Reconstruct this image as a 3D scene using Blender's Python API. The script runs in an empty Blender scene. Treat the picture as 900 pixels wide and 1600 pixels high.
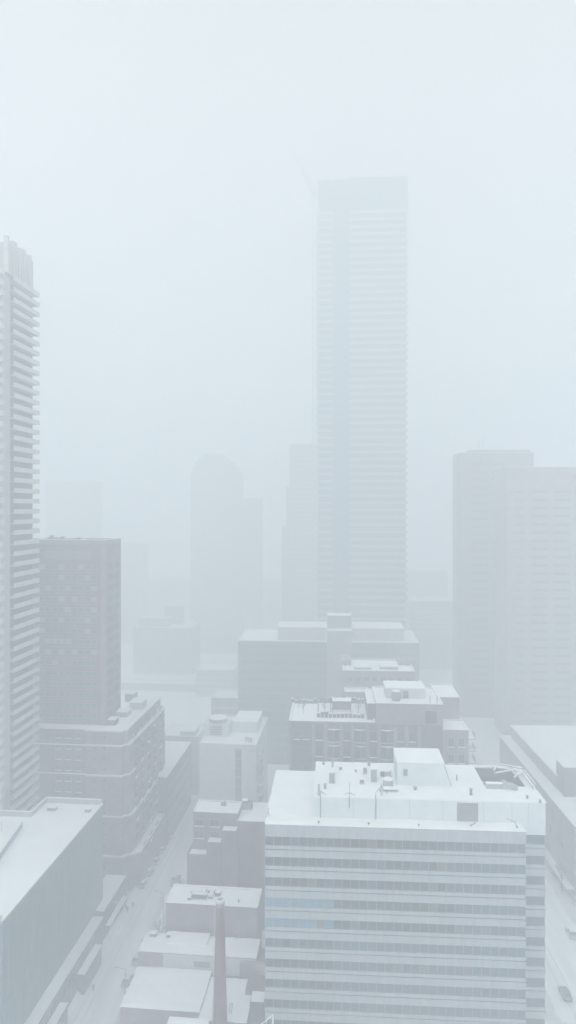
import bpy, math, random
from mathutils import Vector, Matrix
random.seed(7)
S = bpy.context.scene
COL = S.collection
R = math.radians

# ------------------------------------------------------------------ camera, sky, sun, exposure
CAM_Z = 110.0
FPX = 1067.0            # focal length in photograph pixels (24 mm equivalent)
HOR = 795.0             # horizon row
cd = bpy.data.cameras.new("camera")
cd.sensor_fit = 'VERTICAL'; cd.sensor_height = 36.0; cd.sensor_width = 36.0
cd.lens = 24.0
cd.shift_y = -5.0 / 1600.0
cd.clip_start = 0.5; cd.clip_end = 6000
cam = bpy.data.objects.new("camera", cd); COL.objects.link(cam)
cam.location = (0, 0, CAM_Z); cam.rotation_euler = (R(90), 0, 0)
S.camera = cam

SUN_EL, SUN_AZ = 52.0, 200.0
w = bpy.data.worlds.new("World"); S.world = w; w.use_nodes = True
nt = w.node_tree; nt.nodes.clear()
wo = nt.nodes.new('ShaderNodeOutputWorld'); bg = nt.nodes.new('ShaderNodeBackground')
sky = nt.nodes.new('ShaderNodeTexSky'); sky.sky_type = 'NISHITA'; sky.sun_disc = False
sky.sun_elevation = R(SUN_EL); sky.sun_rotation = R(SUN_AZ)
sky.air_density = 1.0; sky.dust_density = 4.0
hsv = nt.nodes.new('ShaderNodeHueSaturation'); hsv.inputs['Saturation'].default_value = 0.12
hsv.inputs['Value'].default_value = 1.0
tint = nt.nodes.new('ShaderNodeMix'); tint.data_type = 'RGBA'; tint.blend_type = 'MULTIPLY'
tint.inputs['Factor'].default_value = 1.0
tint.inputs[7].default_value = (0.972, 1.0, 0.947, 1)
nt.links.new(sky.outputs[0], hsv.inputs['Color']); nt.links.new(hsv.outputs[0], tint.inputs[6])
nt.links.new(tint.outputs[2], bg.inputs['Color'])
bg.inputs['Strength'].default_value = 0.15
nt.links.new(bg.outputs[0], wo.inputs['Surface'])

sd = bpy.data.lights.new("sun", 'SUN'); sd.energy = 0.8; sd.angle = R(25); sd.color = (1.0, 0.97, 0.94)
sun = bpy.data.objects.new("sun", sd); COL.objects.link(sun)
# the sky's sun stands at azimuth SUN_AZ (clockwise from +Y)
sdir = Vector((math.sin(R(SUN_AZ)) * math.cos(R(SUN_EL)), math.cos(R(SUN_AZ)) * math.cos(R(SUN_EL)), math.sin(R(SUN_EL))))
sun.rotation_euler = sdir.to_track_quat('Z', 'Y').to_euler()

S.view_settings.view_transform = 'Standard'; S.view_settings.look = 'None'
S.view_settings.gamma = 1.0; S.view_settings.use_curve_mapping = False
S.view_settings.exposure = 0.73
S.render.engine = 'CYCLES'
S.cycles.max_bounces = 14; S.cycles.volume_bounces = 12; S.cycles.diffuse_bounces = 3
S.cycles.glossy_bounces = 2; S.cycles.transmission_bounces = 2; S.cycles.transparent_max_bounces = 8
S.cycles.use_denoising = True
HAZE_DENSITY = 0.0053

# ------------------------------------------------------------------ materials
def mat(name, color, rough=0.8, var=0.0, scale=0.3, spec=0.3, bump=0.0, stretch=(1, 1, 1), metal=0.0, streak=None):
    m = bpy.data.materials.new(name); m.use_nodes = True
    n = m.node_tree; b = n.nodes['Principled BSDF']
    b.inputs['Roughness'].default_value = rough
    b.inputs['Specular IOR Level'].default_value = spec
    b.inputs['Metallic'].default_value = metal
    if var or bump:
        tc = n.nodes.new('ShaderNodeTexCoord'); mp = n.nodes.new('ShaderNodeMapping')
        mp.inputs['Scale'].default_value = stretch
        n.links.new(tc.outputs['Object'], mp.inputs['Vector'])
        nz = n.nodes.new('ShaderNodeTexNoise'); nz.inputs['Scale'].default_value = scale
        nz.inputs['Detail'].default_value = 6; nz.inputs['Roughness'].default_value = 0.65
        n.links.new(mp.outputs[0], nz.inputs['Vector'])
        cr = n.nodes.new('ShaderNodeValToRGB')
        cr.color_ramp.elements[0].position = 0.3; cr.color_ramp.elements[1].position = 0.7
        cr.color_ramp.elements[0].color = (*[max(0, c * (1 - var)) for c in color], 1)
        cr.color_ramp.elements[1].color = (*[min(0.9, c * (1 + var)) for c in color], 1)
        n.links.new(nz.outputs['Fac'], cr.inputs[0]); n.links.new(cr.outputs[0], b.inputs['Base Color'])
        if bump:
            bp = n.nodes.new('ShaderNodeBump'); bp.inputs['Strength'].default_value = bump
            bp.inputs['Distance'].default_value = 0.3
            n.links.new(nz.outputs['Fac'], bp.inputs['Height']); n.links.new(bp.outputs[0], b.inputs['Normal'])
    else:
        b.inputs['Base Color'].default_value = (*color, 1)
    return m

def brick_mat(name, c1, c2, mortar, sc=1.0):
    m = bpy.data.materials.new(name); m.use_nodes = True
    n = m.node_tree; b = n.nodes['Principled BSDF']; b.inputs['Roughness'].default_value = 0.9
    b.inputs['Specular IOR Level'].default_value = 0.15
    tc = n.nodes.new('ShaderNodeTexCoord')
    sp = n.nodes.new('ShaderNodeSeparateXYZ'); n.links.new(tc.outputs['Object'], sp.inputs[0])
    ad = n.nodes.new('ShaderNodeMath'); ad.operation = 'ADD'
    n.links.new(sp.outputs[0], ad.inputs[0]); n.links.new(sp.outputs[1], ad.inputs[1])
    cb = n.nodes.new('ShaderNodeCombineXYZ'); n.links.new(ad.outputs[0], cb.inputs[0]); n.links.new(sp.outputs[2], cb.inputs[1])
    br = n.nodes.new('ShaderNodeTexBrick'); br.inputs['Scale'].default_value = sc
    br.inputs['Color1'].default_value = (*c1, 1); br.inputs['Color2'].default_value = (*c2, 1)
    br.inputs['Mortar'].default_value = (*mortar, 1); br.inputs['Mortar Size'].default_value = 0.012
    br.inputs['Brick Width'].default_value = 0.9; br.inputs['Row Height'].default_value = 0.3
    n.links.new(cb.outputs[0], br.inputs['Vector'])
    nz = n.nodes.new('ShaderNodeTexNoise'); nz.inputs['Scale'].default_value = 0.22; nz.inputs['Detail'].default_value = 6
    n.links.new(tc.outputs['Object'], nz.inputs['Vector'])
    mr = n.nodes.new('ShaderNodeMapRange'); mr.inputs[1].default_value = 0.3; mr.inputs[2].default_value = 0.7
    mr.inputs[3].default_value = 0.75; mr.inputs[4].default_value = 1.25
    n.links.new(nz.outputs['Fac'], mr.inputs[0])
    mx = n.nodes.new('ShaderNodeMix'); mx.data_type = 'RGBA'; mx.blend_type = 'MULTIPLY'; mx.inputs['Factor'].default_value = 1
    n.links.new(br.outputs['Color'], mx.inputs[6]); n.links.new(mr.outputs[0], mx.inputs[7])
    n.links.new(mx.outputs[2], b.inputs['Base Color'])
    return m

M = dict(
    snow=mat('snow', (0.80, 0.82, 0.83), 0.6, 0.05, 0.25, 0.2, 0.25),
    cap=mat('parapet_snow', (0.82, 0.84, 0.85), 0.6, 0.04, 1.0, 0.2),
    panel=mat('pale_panel', (0.33, 0.345, 0.38), 0.6, 0.16, 0.9, stretch=(1, 1, .15)),
    panel2=mat('pale_metal_cladding', (0.62, 0.66, 0.68), 0.5, 0.06, 0.5),
    groove=mat('dark_joint', (0.10, 0.10, 0.12), 0.8),
    glass=mat('dark_glass', (0.022, 0.03, 0.045), 0.15, 0.5, 0.35, 0.5),
    glassb=mat('blue_glass', (0.08, 0.19, 0.28), 0.12, 0.25, 0.3, 0.6),
    glassm=mat('bluish_glass', (0.045, 0.078, 0.115), 0.15, 0.3, 0.3, 0.5),
    rib=mat('curtain_rib', (0.17, 0.20, 0.235), 0.4, 0.4, 0.3),
    glasse=mat('tower_glass', (0.07, 0.125, 0.165), 0.2, 0.2, 0.2),
    blindd=mat('dim_blind', (0.09, 0.095, 0.105), 0.8),
    blind=mat('window_blind', (0.30, 0.30, 0.30), 0.8),
    mull=mat('mullion', (0.30, 0.31, 0.33), 0.5),
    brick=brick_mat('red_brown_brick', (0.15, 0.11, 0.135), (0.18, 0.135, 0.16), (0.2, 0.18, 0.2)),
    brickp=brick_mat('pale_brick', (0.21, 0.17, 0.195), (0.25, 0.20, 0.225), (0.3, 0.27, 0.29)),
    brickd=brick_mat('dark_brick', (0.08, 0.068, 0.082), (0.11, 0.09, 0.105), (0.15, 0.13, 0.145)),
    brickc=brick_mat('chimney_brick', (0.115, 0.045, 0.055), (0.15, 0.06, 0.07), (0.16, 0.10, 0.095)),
    slate=mat('slate_panel', (0.09, 0.095, 0.105), 0.6, 0.2, 0.4),
    curtain=mat('pale_blue_curtain_glass', (0.075, 0.115, 0.16), 0.3, 0.6, 0.12, 0.5, 0, (14, 14, .5)),
    conc=mat('concrete', (0.36, 0.36, 0.36), 0.85, 0.15, 0.4),
    concl=mat('light_concrete', (0.50, 0.50, 0.50), 0.85, 0.1, 0.4),
    concd=mat('dark_concrete', (0.20, 0.20, 0.21), 0.85, 0.15, 0.4),
    metal=mat('galvanised_metal', (0.33, 0.34, 0.35), 0.45, 0.1, 2.0),
    metald=mat('dark_metal', (0.09, 0.09, 0.10), 0.5),
    black=mat('black_rubber', (0.03, 0.03, 0.03), 0.7),
    road=mat('snowy_road', (0.75, 0.765, 0.78), 0.7, 0.16, 0.22, 0.2, 0.3, (1, 0.12, 1)),
    walk=mat('snowy_pavement', (0.63, 0.64, 0.665), 0.75, 0.14, 0.3, 0.2, 0.3),
    slush=mat('slush', (0.66, 0.67, 0.69), 0.6, 0.14, 0.5, 0.3, 0.2, (1, 0.15, 1)),
    bark=mat('bark', (0.085, 0.07, 0.06), 0.95, 0.2, 3.0),
    coat=mat('dark_coat', (0.035, 0.035, 0.045), 0.9), skin=mat('skin', (0.45, 0.30, 0.24), 0.6),
    cardark=mat('dark_car_paint', (0.10, 0.10, 0.115), 0.3, spec=0.5), cargrey=mat('grey_car_paint', (0.30, 0.31, 0.33), 0.3, spec=0.5),
)

# ------------------------------------------------------------------ mesh helpers
class MB:
    def __init__(s): s.v = []; s.f = []; s.mi = []
    def box(s, x0, x1, y0, y1, z0, z1, m=0):
        if x0 > x1: x0, x1 = x1, x0
        if y0 > y1: y0, y1 = y1, y0
        i = len(s.v)
        s.v += [(x0,y0,z0),(x1,y0,z0),(x1,y1,z0),(x0,y1,z0),(x0,y0,z1),(x1,y0,z1),(x1,y1,z1),(x0,y1,z1)]
        for f in ((3,2,1,0),(4,5,6,7),(0,1,5,4),(1,2,6,5),(2,3,7,6),(3,0,4,7)):
            s.f.append([i+k for k in f]); s.mi.append(m)
        return s
    def ring(s, x0, x1, y0, y1, z0, z1, t, m=0):
        s.box(x0, x1, y0, y0+t, z0, z1, m); s.box(x0, x1, y1-t, y1, z0, z1, m)
        s.box(x0, x0+t, y0+t, y1-t, z0, z1, m); s.box(x1-t, x1, y0+t, y1-t, z0, z1, m); return s
    def prism(s, poly, z0, z1, m=0):
        i = len(s.v); n = len(poly)
        s.v += [(x, y, z0) for x, y in poly] + [(x, y, z1) for x, y in poly]
        s.f.append([i+k for k in range(n-1, -1, -1)]); s.f.append([i+n+k for k in range(n)]); s.mi += [m, m]
        for k in range(n):
            l = (k+1) % n; s.f.append([i+k, i+l, i+n+l, i+n+k]); s.mi.append(m)
        return s
    def cyl(s, x, y, z0, z1, r0, r1=None, n=12, m=0):
        r1 = r0 if r1 is None else r1
        i = len(s.v)
        for z, r in ((z0, r0), (z1, r1)):
            s.v += [(x + r*math.cos(2*math.pi*k/n), y + r*math.sin(2*math.pi*k/n), z) for k in range(n)]
        s.f.append([i+k for k in range(n-1, -1, -1)]); s.f.append([i+n+k for k in range(n)]); s.mi += [m, m]
        for k in range(n):
            l = (k+1) % n; s.f.append([i+k, i+l, i+n+l, i+n+k]); s.mi.append(m)
        return s
    def tube(s, p, q, r, r2=None, n=6, m=0):
        r2 = r if r2 is None else r2
        p = Vector(p); q = Vector(q); d = (q-p)
        if d.length < 1e-6: return s
        d.normalize(); u = d.orthogonal().normalized(); v = d.cross(u); i = len(s.v)
        for c, rr in ((p, r), (q, r2)):
            for k in range(n):
                a = 2*math.pi*k/n; s.v.append(tuple(c + u*math.cos(a)*rr + v*math.sin(a)*rr))
        s.f.append([i+k for k in range(n-1, -1, -1)]); s.f.append([i+n+k for k in range(n)]); s.mi += [m, m]
        for k in range(n):
            l = (k+1) % n; s.f.append([i+k, i+l, i+n+l, i+n+k]); s.mi.append(m)
        return s
    def build(s, name, mats, parent=None, bevel=0):
        me = bpy.data.meshes.new(name); me.from_pydata(s.v, [], s.f)
        if not isinstance(mats, (list, tuple)): mats = [mats]
        for m in mats: me.materials.append(M[m])
        for p, k in zip(me.polygons, s.mi): p.material_index = k
        me.update()
        o = bpy.data.objects.new(name, me); COL.objects.link(o); o.parent = parent
        if bevel:
            b = o.modifiers.new('bevel', 'BEVEL'); b.width = bevel; b.segments = 2
        return o

def offset(poly, d):
    out = []; n = len(poly)
    for k in range(n):
        p0 = Vector(poly[k-1]); p1 = Vector(poly[k]); p2 = Vector(poly[(k+1) % n])
        a = (p1-p0).normalized(); b = (p2-p1).normalized()
        na = Vector((a.y, -a.x)); nb = Vector((b.y, -b.x))
        c = na + nb; c = c / max(0.3, c.dot(na)) if c.length > 1e-6 else na
        out.append(tuple(p1 + c*d))
    return out

def tag(o, label=None, cat=None, group=None, kind=None):
    if label: o['label'] = label
    if cat: o['category'] = cat
    if group: o['group'] = group
    if kind: o['kind'] = kind
    return o

def copy_tree(o, parent=None):
    c = o.copy(); COL.objects.link(c)
    if parent: c.parent = parent
    for ch in [x for x in COL.objects if x.parent == o]: copy_tree(ch, c)
    return c

class Fr:
    """A building's own axes: x to the right along its front, y away, z up; origin on the ground."""
    def __init__(s, vp, px, Y):
        s.t = math.atan((vp-450)/FPX); s.c = math.cos(s.t); s.s = math.sin(s.t)
        s.oy = Y; s.ox = (px-450)*Y/FPX
    def W(s, x, y, z=0): return Vector((s.ox + x*s.c + y*s.s, s.oy - x*s.s + y*s.c, z))
    def x(s, px, y=0):
        k = (px-450)/FPX
        return (k*(s.oy + y*s.c) - s.ox - y*s.s) / (s.c + k*s.s)
    def y(s, py, z, x=0):
        Y = (CAM_Z-z)*FPX/(py-HOR); return (Y - s.oy + x*s.s)/s.c
    def z(s, py, x=0, y=0): return CAM_Z - (py-HOR)*(s.oy - x*s.s + y*s.c)/FPX
    def root(s, name, label, cat, group=None):
        o = bpy.data.objects.new(name, None); COL.objects.link(o); o.location = (s.ox, s.oy, 0)
        o.rotation_euler = (0, 0, -s.t); return tag(o, label, cat, group)
    def thing(s, name, x, y, z, label, cat, group=None, rz=0):
        o = bpy.data.objects.new(name, None); COL.objects.link(o); o.location = s.W(x, y, z)
        o.rotation_euler = (0, 0, -s.t + rz); return tag(o, label, cat, group)

_sf = random.Random(21)
from mathutils import noise as _nz
def snowfield(x0, x1, y0, y1, z0, z1, r):
    """Snow lying on a roof: an uneven sheet with soft, ragged edges."""
    if x0 > x1: x0, x1 = x1, x0
    nx = max(2, min(60, int((x1-x0)/.7))); ny = max(2, min(50, int((y1-y0)/.7)))
    h = z1-z0; off = Vector((_sf.random()*50, _sf.random()*50, 0)); v = []; f = []
    for j in range(ny+1):
        for i in range(nx+1):
            x = x0+(x1-x0)*i/nx; y = y0+(y1-y0)*j/ny; p = Vector((x, y, 0))+off
            q = _nz.fractal(p*.16, 1.0, 2.0, 4)
            e = i in (0, nx) or j in (0, ny)
            z = z0+h*(.95+.55*q) + (.12*abs(_nz.noise(p*.9)) if h > .2 else 0)
            if e:
                z = z0+h*(.72+.25*_nz.noise(p*1.3)); jx = .07*_nz.noise(p*1.1); 
                x += jx*(1 if i in (0, nx) else 0); y += jx*(1 if j in (0, ny) else 0)
            v.append((x, y, max(z0+.03, z)))
    for j in range(ny):
        for i in range(nx):
            a = j*(nx+1)+i; f.append([a, a+1, a+nx+2, a+nx+1])
    rim = [i for i in range(nx+1)]+[j*(nx+1)+nx for j in range(1, ny+1)]+[ny*(nx+1)+i for i in range(nx-1, -1, -1)]+[j*(nx+1) for j in range(ny-1, 0, -1)]
    b = len(v); v += [(v[k][0], v[k][1], z0) for k in rim]; m = len(rim)
    for k in range(m): l = (k+1) % m; f.append([b+k, b+l, rim[l], rim[k]])
    me = bpy.data.meshes.new('roof_snow'); me.from_pydata(v, [], f); me.materials.append(M['snow'])
    o = bpy.data.objects.new('roof_snow', me); COL.objects.link(o); o.parent = r
    return o

def roofing(r, x0, x1, y0, y1, z, ph=0.7, t=0.35, wallm='conc'):
    """Parapet with a line of snow on top, and the snow field inside it."""
    MB().ring(x0-0.04, x1+0.04, y0-0.04, y1+0.04, z, z+ph, t).build('parapet', wallm, r)
    MB().ring(x0-0.09, x1+0.09, y0-0.09, y1+0.09, z+ph, z+ph+0.16, t+0.1).build('parapet_snow', 'cap', r)
    snowfield(x0+t, x1-t, y0+t, y1-t, z, z+0.3, r)

def block(r, x0, x1, y0, y1, z0, z1, m, name='wall', ph=0.7, roof=True, rm=None):
    MB().box(x0, x1, y0, y1, z0, z1).build(name, m, r)
    if roof: roofing(r, x0, x1, y0, y1, z1, ph, wallm=rm or m)

_wm = {}
def win_mesh(w, h, side, pane, frame, sill):
    key = (round(w, 2), round(h, 2), side, pane, frame, sill)
    if key in _wm: return _wm[key]
    b = MB()
    def bx(u0, u1, d0, d1, z0, z1, m):       # u along wall, d outwards
        if side == 'f': b.box(u0, u1, -d1, -d0, z0, z1, m)
        elif side == 'r': b.box(d0, d1, u0, u1, z0, z1, m)
        else: b.box(-d1, -d0, u0, u1, z0, z1, m)
    t = min(0.12, w*0.12)
    bx(-w/2+t, w/2-t, 0.0, 0.02, t, h-t, 1)
    bx(-w/2, w/2, 0.0, 0.10, 0, t, 0); bx(-w/2, w/2, 0.0, 0.10, h-t, h, 0)
    bx(-w/2, -w/2+t, 0.0, 0.10, t, h-t, 0); bx(w/2-t, w/2, 0.0, 0.10, t, h-t, 0)
    if w > 1.3: bx(-0.04, 0.04, 0.02, 0.08, t, h-t, 0)
    if sill: bx(-w/2-0.1, w/2+0.1, 0.0, 0.30, -0.14, -0.005, 2)
    me = bpy.data.meshes.new('window'); me.from_pydata(b.v, [], b.f)
    for m in (frame, pane, 'cap'): me.materials.append(M[m])
    for p, k in zip(me.polygons, b.mi): p.material_index = k
    _wm[key] = me; return me

def windows(r, spots, w, h, side='f', pane='glass', frame='mull', sill=False, blinds=0.0, origin=None, limit=100):
    """Every window an object of its own; past the limit the farthest ones go into one."""
    lim = limit; rest = None
    spots = sorted(spots, key=lambda p: abs(p[2]-110)) if len(spots) > lim else spots
    for k, p in enumerate(spots):
        pn = 'blind' if random.random() < blinds else pane
        me = win_mesh(w, h, side, pn, frame, sill)
        if k < lim:
            o = bpy.data.objects.new('window', me); COL.objects.link(o); o.parent = r; o.location = p
        else:
            if rest is None: rest = MB()
            i = len(rest.v); rest.v += [tuple(Vector(v.co)+Vector(p)) for v in me.vertices]
            for pl in me.polygons: rest.f.append([i+q for q in pl.vertices]); rest.mi.append(pl.material_index)
    if rest:
        o = rest.build('window', [frame, pane, 'cap'], r); o['kind'] = 'stuff'

def grid(x0, x1, n, z0, dz, k, y=0.0, side='f'):
    out = []
    for i in range(n):
        u = x0 + (x1-x0)*(i+0.5)/n
        for j in range(k):
            out.append((u, y, z0+j*dz) if side == 'f' else (y, u, z0+j*dz))
    return out

# ------------------------------------------------------------------ ground and streets
def strip(name, vp, xa, xb, ya, yb, z, m, th=0.0):
    t = (vp-450)/FPX
    pts = [(xa + ya*t, ya), (xb + ya*t, ya), (xb + yb*t, yb), (xa + yb*t, yb)]
    b = MB(); b.prism(pts, z-th if th else z-0.02, z)
    return tag(b.build(name, m), kind='structure')
g = MB(); g.v = [(-1300, -250, 0), (1300, -250, 0), (1300, 1500, 0), (-1300, 1500, 0)]; g.f = [[0, 1, 2, 3]]; g.mi = [0]
tag(g.build('ground', 'snow'), kind='structure')
strip('road', 555, -63.0, -51.5, -60, 1300, 0.024, 'road')
strip('pavement', 555, -66.5, -63.0, -60, 900, 0.15, 'walk', 0.14)
strip('pavement', 555, -51.5, -47.6, -60, 900, 0.15, 'walk', 0.14)
strip('road', 486, 54.5, 68.5, -60, 1300, 0.028, 'road')
strip('pavement', 486, 50.8, 54.5, -60, 900, 0.15, 'walk', 0.14)
strip('pavement', 486, 68.5, 73.5, -60, 900, 0.15, 'walk', 0.14)
for vp, a, b in ((555, -60.6, -60.2), (555, -58.9, -58.5), (486, 57.0, 57.5), (486, 58.9, 59.4)):
    strip('tyre_track', vp, a, b, -60, 700, 0.036, 'slush')

# ploughed snow along the kerbs
def snow_bank(name, vp, xc, ya, yb, wd, h, seed):
    rnd = random.Random(seed); t = (vp-450)/FPX; v = []; f = []; n = int((yb-ya)/1.6)
    hh = h; 
    for k in range(n+1):
        y = ya + (yb-ya)*k/n; hh = max(0.1, min(h*1.5, hh + rnd.uniform(-.14, .14)))
        if k in (0, n): hh = 0.03
        ww = wd*(0.7+0.5*rnd.random()); x = xc + y*t + rnd.uniform(-.2, .2)
        v += [(x-ww/2, y, 0.02), (x-ww*.22, y, hh), (x+ww*.2, y, hh*.85), (x+ww/2, y, 0.02)]
        if k:
            a = 4*(k-1); b = 4*k
            for q in range(3): f.append([a+q, a+q+1, b+q+1, b+q])
    me = bpy.data.meshes.new(name); me.from_pydata(v, [], f); me.materials.append(M['snow'])
    for p in me.polygons: p.use_smooth = True
    o = bpy.data.objects.new(name, me); COL.objects.link(o); tag(o, kind='structure')
for k, (xc, wd) in enumerate(((-63.2, 1.3), (-51.4, 1.5))):
    snow_bank('snow_bank', 555, xc, 110, 420, wd*1.8, 0.9, k)
for k, (xc, wd) in enumerate(((54.4, 1.5), (68.8, 1.3))):
    snow_bank('snow_bank', 486, xc, 110, 420, wd*1.8, 0.9, 5+k)

# ------------------------------------------------------------------ A: banded office building, front right
fa = Fr(518, 414, 130.0)
rA = fa.root('office_building', 'broad office building with pale panel bands and blue grey ribbon windows, snow on its roof', 'office building')
zR = fa.z(1288)                                     # lower roof
wA = fa.x(822); dA = fa.y(1205, zR)
sb = 3.0                                            # set back of the upper block and right bay
wB = fa.x(852.5, sb); zT = fa.z(1243.5, 0, sb)
FH = 3.87; win = 1.72
MB().box(0.4, wA-0.4, 0.4, dA-0.4, 0, zR-0.05).build('wall', 'glassm', rA)
MB().box(wA-0.39, wB-0.4, sb+0.4, dA-0.4, 0, zR-1.9).build('right_bay', 'glassm', rA)
top_p = 2.3
cp = MB().box(0, wA, 0, dA, zR-top_p, zR)
for k in range(0, 31, 3): cp.box(k*wA/30-0.03, k*wA/30+0.03, -0.012, 0.0, zR-top_p, zR-0.1, 1)
cp.build('cornice_panel', ['panel', 'mull'], rA)
snowfield(-0.06, wA+0.06, -0.06, dA+0.03, zR, zR+0.3, rA)
nfl = 12
rnd = random.Random(3)
npane = 30
blue = {}
for fl in range(nfl):
    zt = zR - top_p - fl*FH                          # top of this window row
    zb = zt - win
    # spandrel under the ribbon
    sp = MB()
    z1 = zb; z2 = zb-0.62; z3 = z2-0.22; z4 = zt-FH+0.0
    sp.ring(0, wA, 0, dA, z2, z1, 0.5, 0); sp.ring(0.22, wA-0.22, 0.22, dA-0.22, z3, z2, 0.3, 1); sp.ring(0, wA, 0, dA, z4, z3, 0.5, 0)
    if z4 < 1: pass
    sp.build('spandrel', ['panel', 'groove'], rA)
    rb = MB(); pw = wA/npane
    for k in range(npane):
        u = k/npane
        m = 0
        if fl in (3, 4) and u < 0.26: m = 1  # blue patch: reflection put into the pane colour
        elif u > 0.68 and fl < 3: m = 2
        elif fl >= 5 and u > 0.26: m = 2  # paler blue lower rows: reflection painted as glass colour
        elif fl in (3, 4) and u > 0.72: m = 2
        elif rnd.random() < 0.10: m = 2
        if rnd.random() < 0.05: m = 3
        rb.box(k*pw+0.04, (k+1)*pw-0.04, 0.26, 0.39, zb, zt, m)
    for k in range(1, npane): rb.box(k*pw-0.035, k*pw+0.035, 0.20, 0.27, zb, zt, 4)
    rb.build('window_ribbon', ['glass', 'glassb', 'glassm', 'blindd', 'mull'], rA)
    # right bay, shifted half a floor
    zt2 = zR - 2.0 - fl*FH; zb2 = zt2 - win
    sp = MB()
    sp.box(wA+0.03, wB, sb, dA, zb2-0.62, zb2, 0); sp.box(wA+0.03, wB-0.22, sb+0.22, dA-0.2, zb2-0.84, zb2-0.62, 1)
    sp.box(wA+0.03, wB, sb, dA, zt2-FH, zb2-0.84, 0)
    sp.build('spandrel', ['panel', 'groove'], rA)
    rb = MB()
    for k in range(3):
        x0 = wA+0.05+(wB-wA-0.1)*k/3; x1 = wA+0.05+(wB-wA-0.1)*(k+1)/3
        rb.box(x0+0.03, x1-0.03, sb+0.26, sb+0.39, zb2, zt2, 2)
    rb.build('window_ribbon', ['glass', 'glassb', 'glassm'], rA)
# upper block with the sunken plant pit
ux0 = fa.x(491, sb); uy1 = fa.y(1190.5, zT)
pz = zT-2.9
py0 = fa.y(1229, zT, 40); py1 = fa.y(1199, zT, 40)
px0 = fa.x(757, py0); px1 = fa.x(822, py0)
up = MB()
up.box(ux0, wB, sb, uy1, zR-1.9, pz)
up.box(ux0, wB, sb, py0, pz, zT); up.box(ux0, wB, py1, uy1, pz, zT)
up.box(ux0, px0, py0, py1, pz, zT); up.box(px1, wB, py0, py1, pz, zT)
sn = MB()
e = 0.1
sn.box(ux0-e, wB+e, sb-e, py0-.02, zT, zT+0.28); sn.box(ux0-e, wB+e, py1+.02, uy1+e, zT, zT+0.28)
sn.box(ux0-e, px0-.02, py0-.02, py1+.02, zT, zT+0.28); sn.box(px1+.02, wB+e, py0-.02, py1+.02, zT, zT+0.28)
sn.build('roof_snow', 'snow', rA)
MB().box(px0+.01, px1-.01, py0+.01, py1-.01, pz, pz+0.04).build('pit_floor', 'concd', rA)
pl = MB()
pl.box(px0+.004, px0+.1, py0, py1, pz+.05, zT-.01); pl.box(px0+.1, px1-.1, py1-.1, py1-.004, pz+.05, zT-.01); pl.box(px1-.1, px1-.004, py0, py1, pz+.05, zT-.01)
pl.build('pit_louvre', 'metald', rA)
# cladding ribs and the louvre panel of the upper storey
for px in (501, 552, 588, 640, 692, 756, 800, 826):
    x = fa.x(px, sb); up.box(x-0.03, x+0.03, sb-0.03, sb, zR+.3, zT-0.02, 1)
up.build('upper_storey', ['panel2', 'metal'], rA)
xl0, xl1 = fa.x(714.5, sb), fa.x(747, sb)
lv = MB().box(xl0, xl1, sb-0.08, sb, zR+0.35, zT-0.35, 0)
for k in range(9): lv.box(xl0+.05, xl1-.05, sb-.14, sb-.08, zR+.5+k*.33, zR+.56+k*.33, 1)
lv.build('louvre', ['concd', 'metal'], rA)
# stair bulkhead on the upper roof
by0 = fa.y(1228.5, zT, 24); bx0 = fa.x(621, by0); bx1 = fa.x(694, by0); bzt = fa.z(1191.5, 24, by0); by1 = fa.y(1169.5, bzt, 24)
MB().box(bx0, bx1, by0, by1, zT+0.01, bzt).build('stair_bulkhead', 'panel2', rA)
snowfield(bx0-.12, bx1+.12, by0-.12, by1+.12, bzt, bzt+.28, rA)
xq = fa.x(633.5, by0); windows(rA, [(xq, by0, bzt-2.6)], 0.9, 1.4, 'f', 'concd')
# curved duct housings by the pit
def arch(x0, x1, y0, y1, z0, h, seg=8):
    b = MB(); i = 0
    pts = [(y0 + (y1-y0)*(1-math.cos(math.pi*k/seg))/2, z0 + h*math.sin(math.pi*k/seg)**0.7) for k in range(seg+1)]
    b.v = [(x0, y, z) for y, z in pts] + [(x1, y, z) for y, z in pts]; n = seg+1
    b.f = [list(range(n)), list(range(2*n-1, n-1, -1))] + [[k, k+n, (k+1) % n+n, (k+1) % n] for k in range(n)]
    b.mi = [0]*len(b.f); return b

zr = zT+0.28
def air_unit(px, py, wm, dm, hm, label, group='rooftop air units on the office roof', m='metal'):
    y = fa.y(py, zr, 20); x = fa.x(px, y)
    t = fa.thing('air_unit', x, y, zr-.02, label, 'air unit', group)
    MB().box(-wm/2, wm/2, 0, dm, 0.15, hm).build('housing', m, t, 0.04)
    MB().box(-wm/2-.05, wm/2+.05, -.05, dm+.05, hm, hm+.16).build('snow_cap', 'cap', t)
    lg = MB(); lg.box(-wm/2+.05, -wm/2+.2, .1, dm-.1, 0, .15); lg.box(wm/2-.2, wm/2-.05, .1, dm-.1, 0, .15); lg.build('skid', 'metald', t)
    gr = MB()
    for k in range(5): gr.box(-wm/2+.1, wm/2-.1, -.03, 0, .4+k*(hm-.6)/5, .4+k*(hm-.6)/5+.09)
    gr.build('grille', 'metald', t)
    return t
air_unit(518.5, 1226, 1.1, 1.8, 2.2, 'tall grey air unit standing alone on the left half of the office roof')
t2 = air_unit(519, 1212, 1.0, 1.2, 1.2, 'low grey air unit just behind the tall one on the left of the office roof')
MB().cyl(0.1, 0.6, 1.2, 2.6, 0.22).build('stack', 'metal', t2)
air_unit(584.5, 1222, 1.15, 2.0, 2.6, 'tall pale air unit left of the two round fan units on the office roof')
air_unit(570.5, 1210, .7, .8, 1.4, 'slim air unit behind the small vent cluster on the office roof')
air_unit(565.5, 1226, .9, .8, 1.0, 'small squat air unit in the middle of the office roof')
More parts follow.
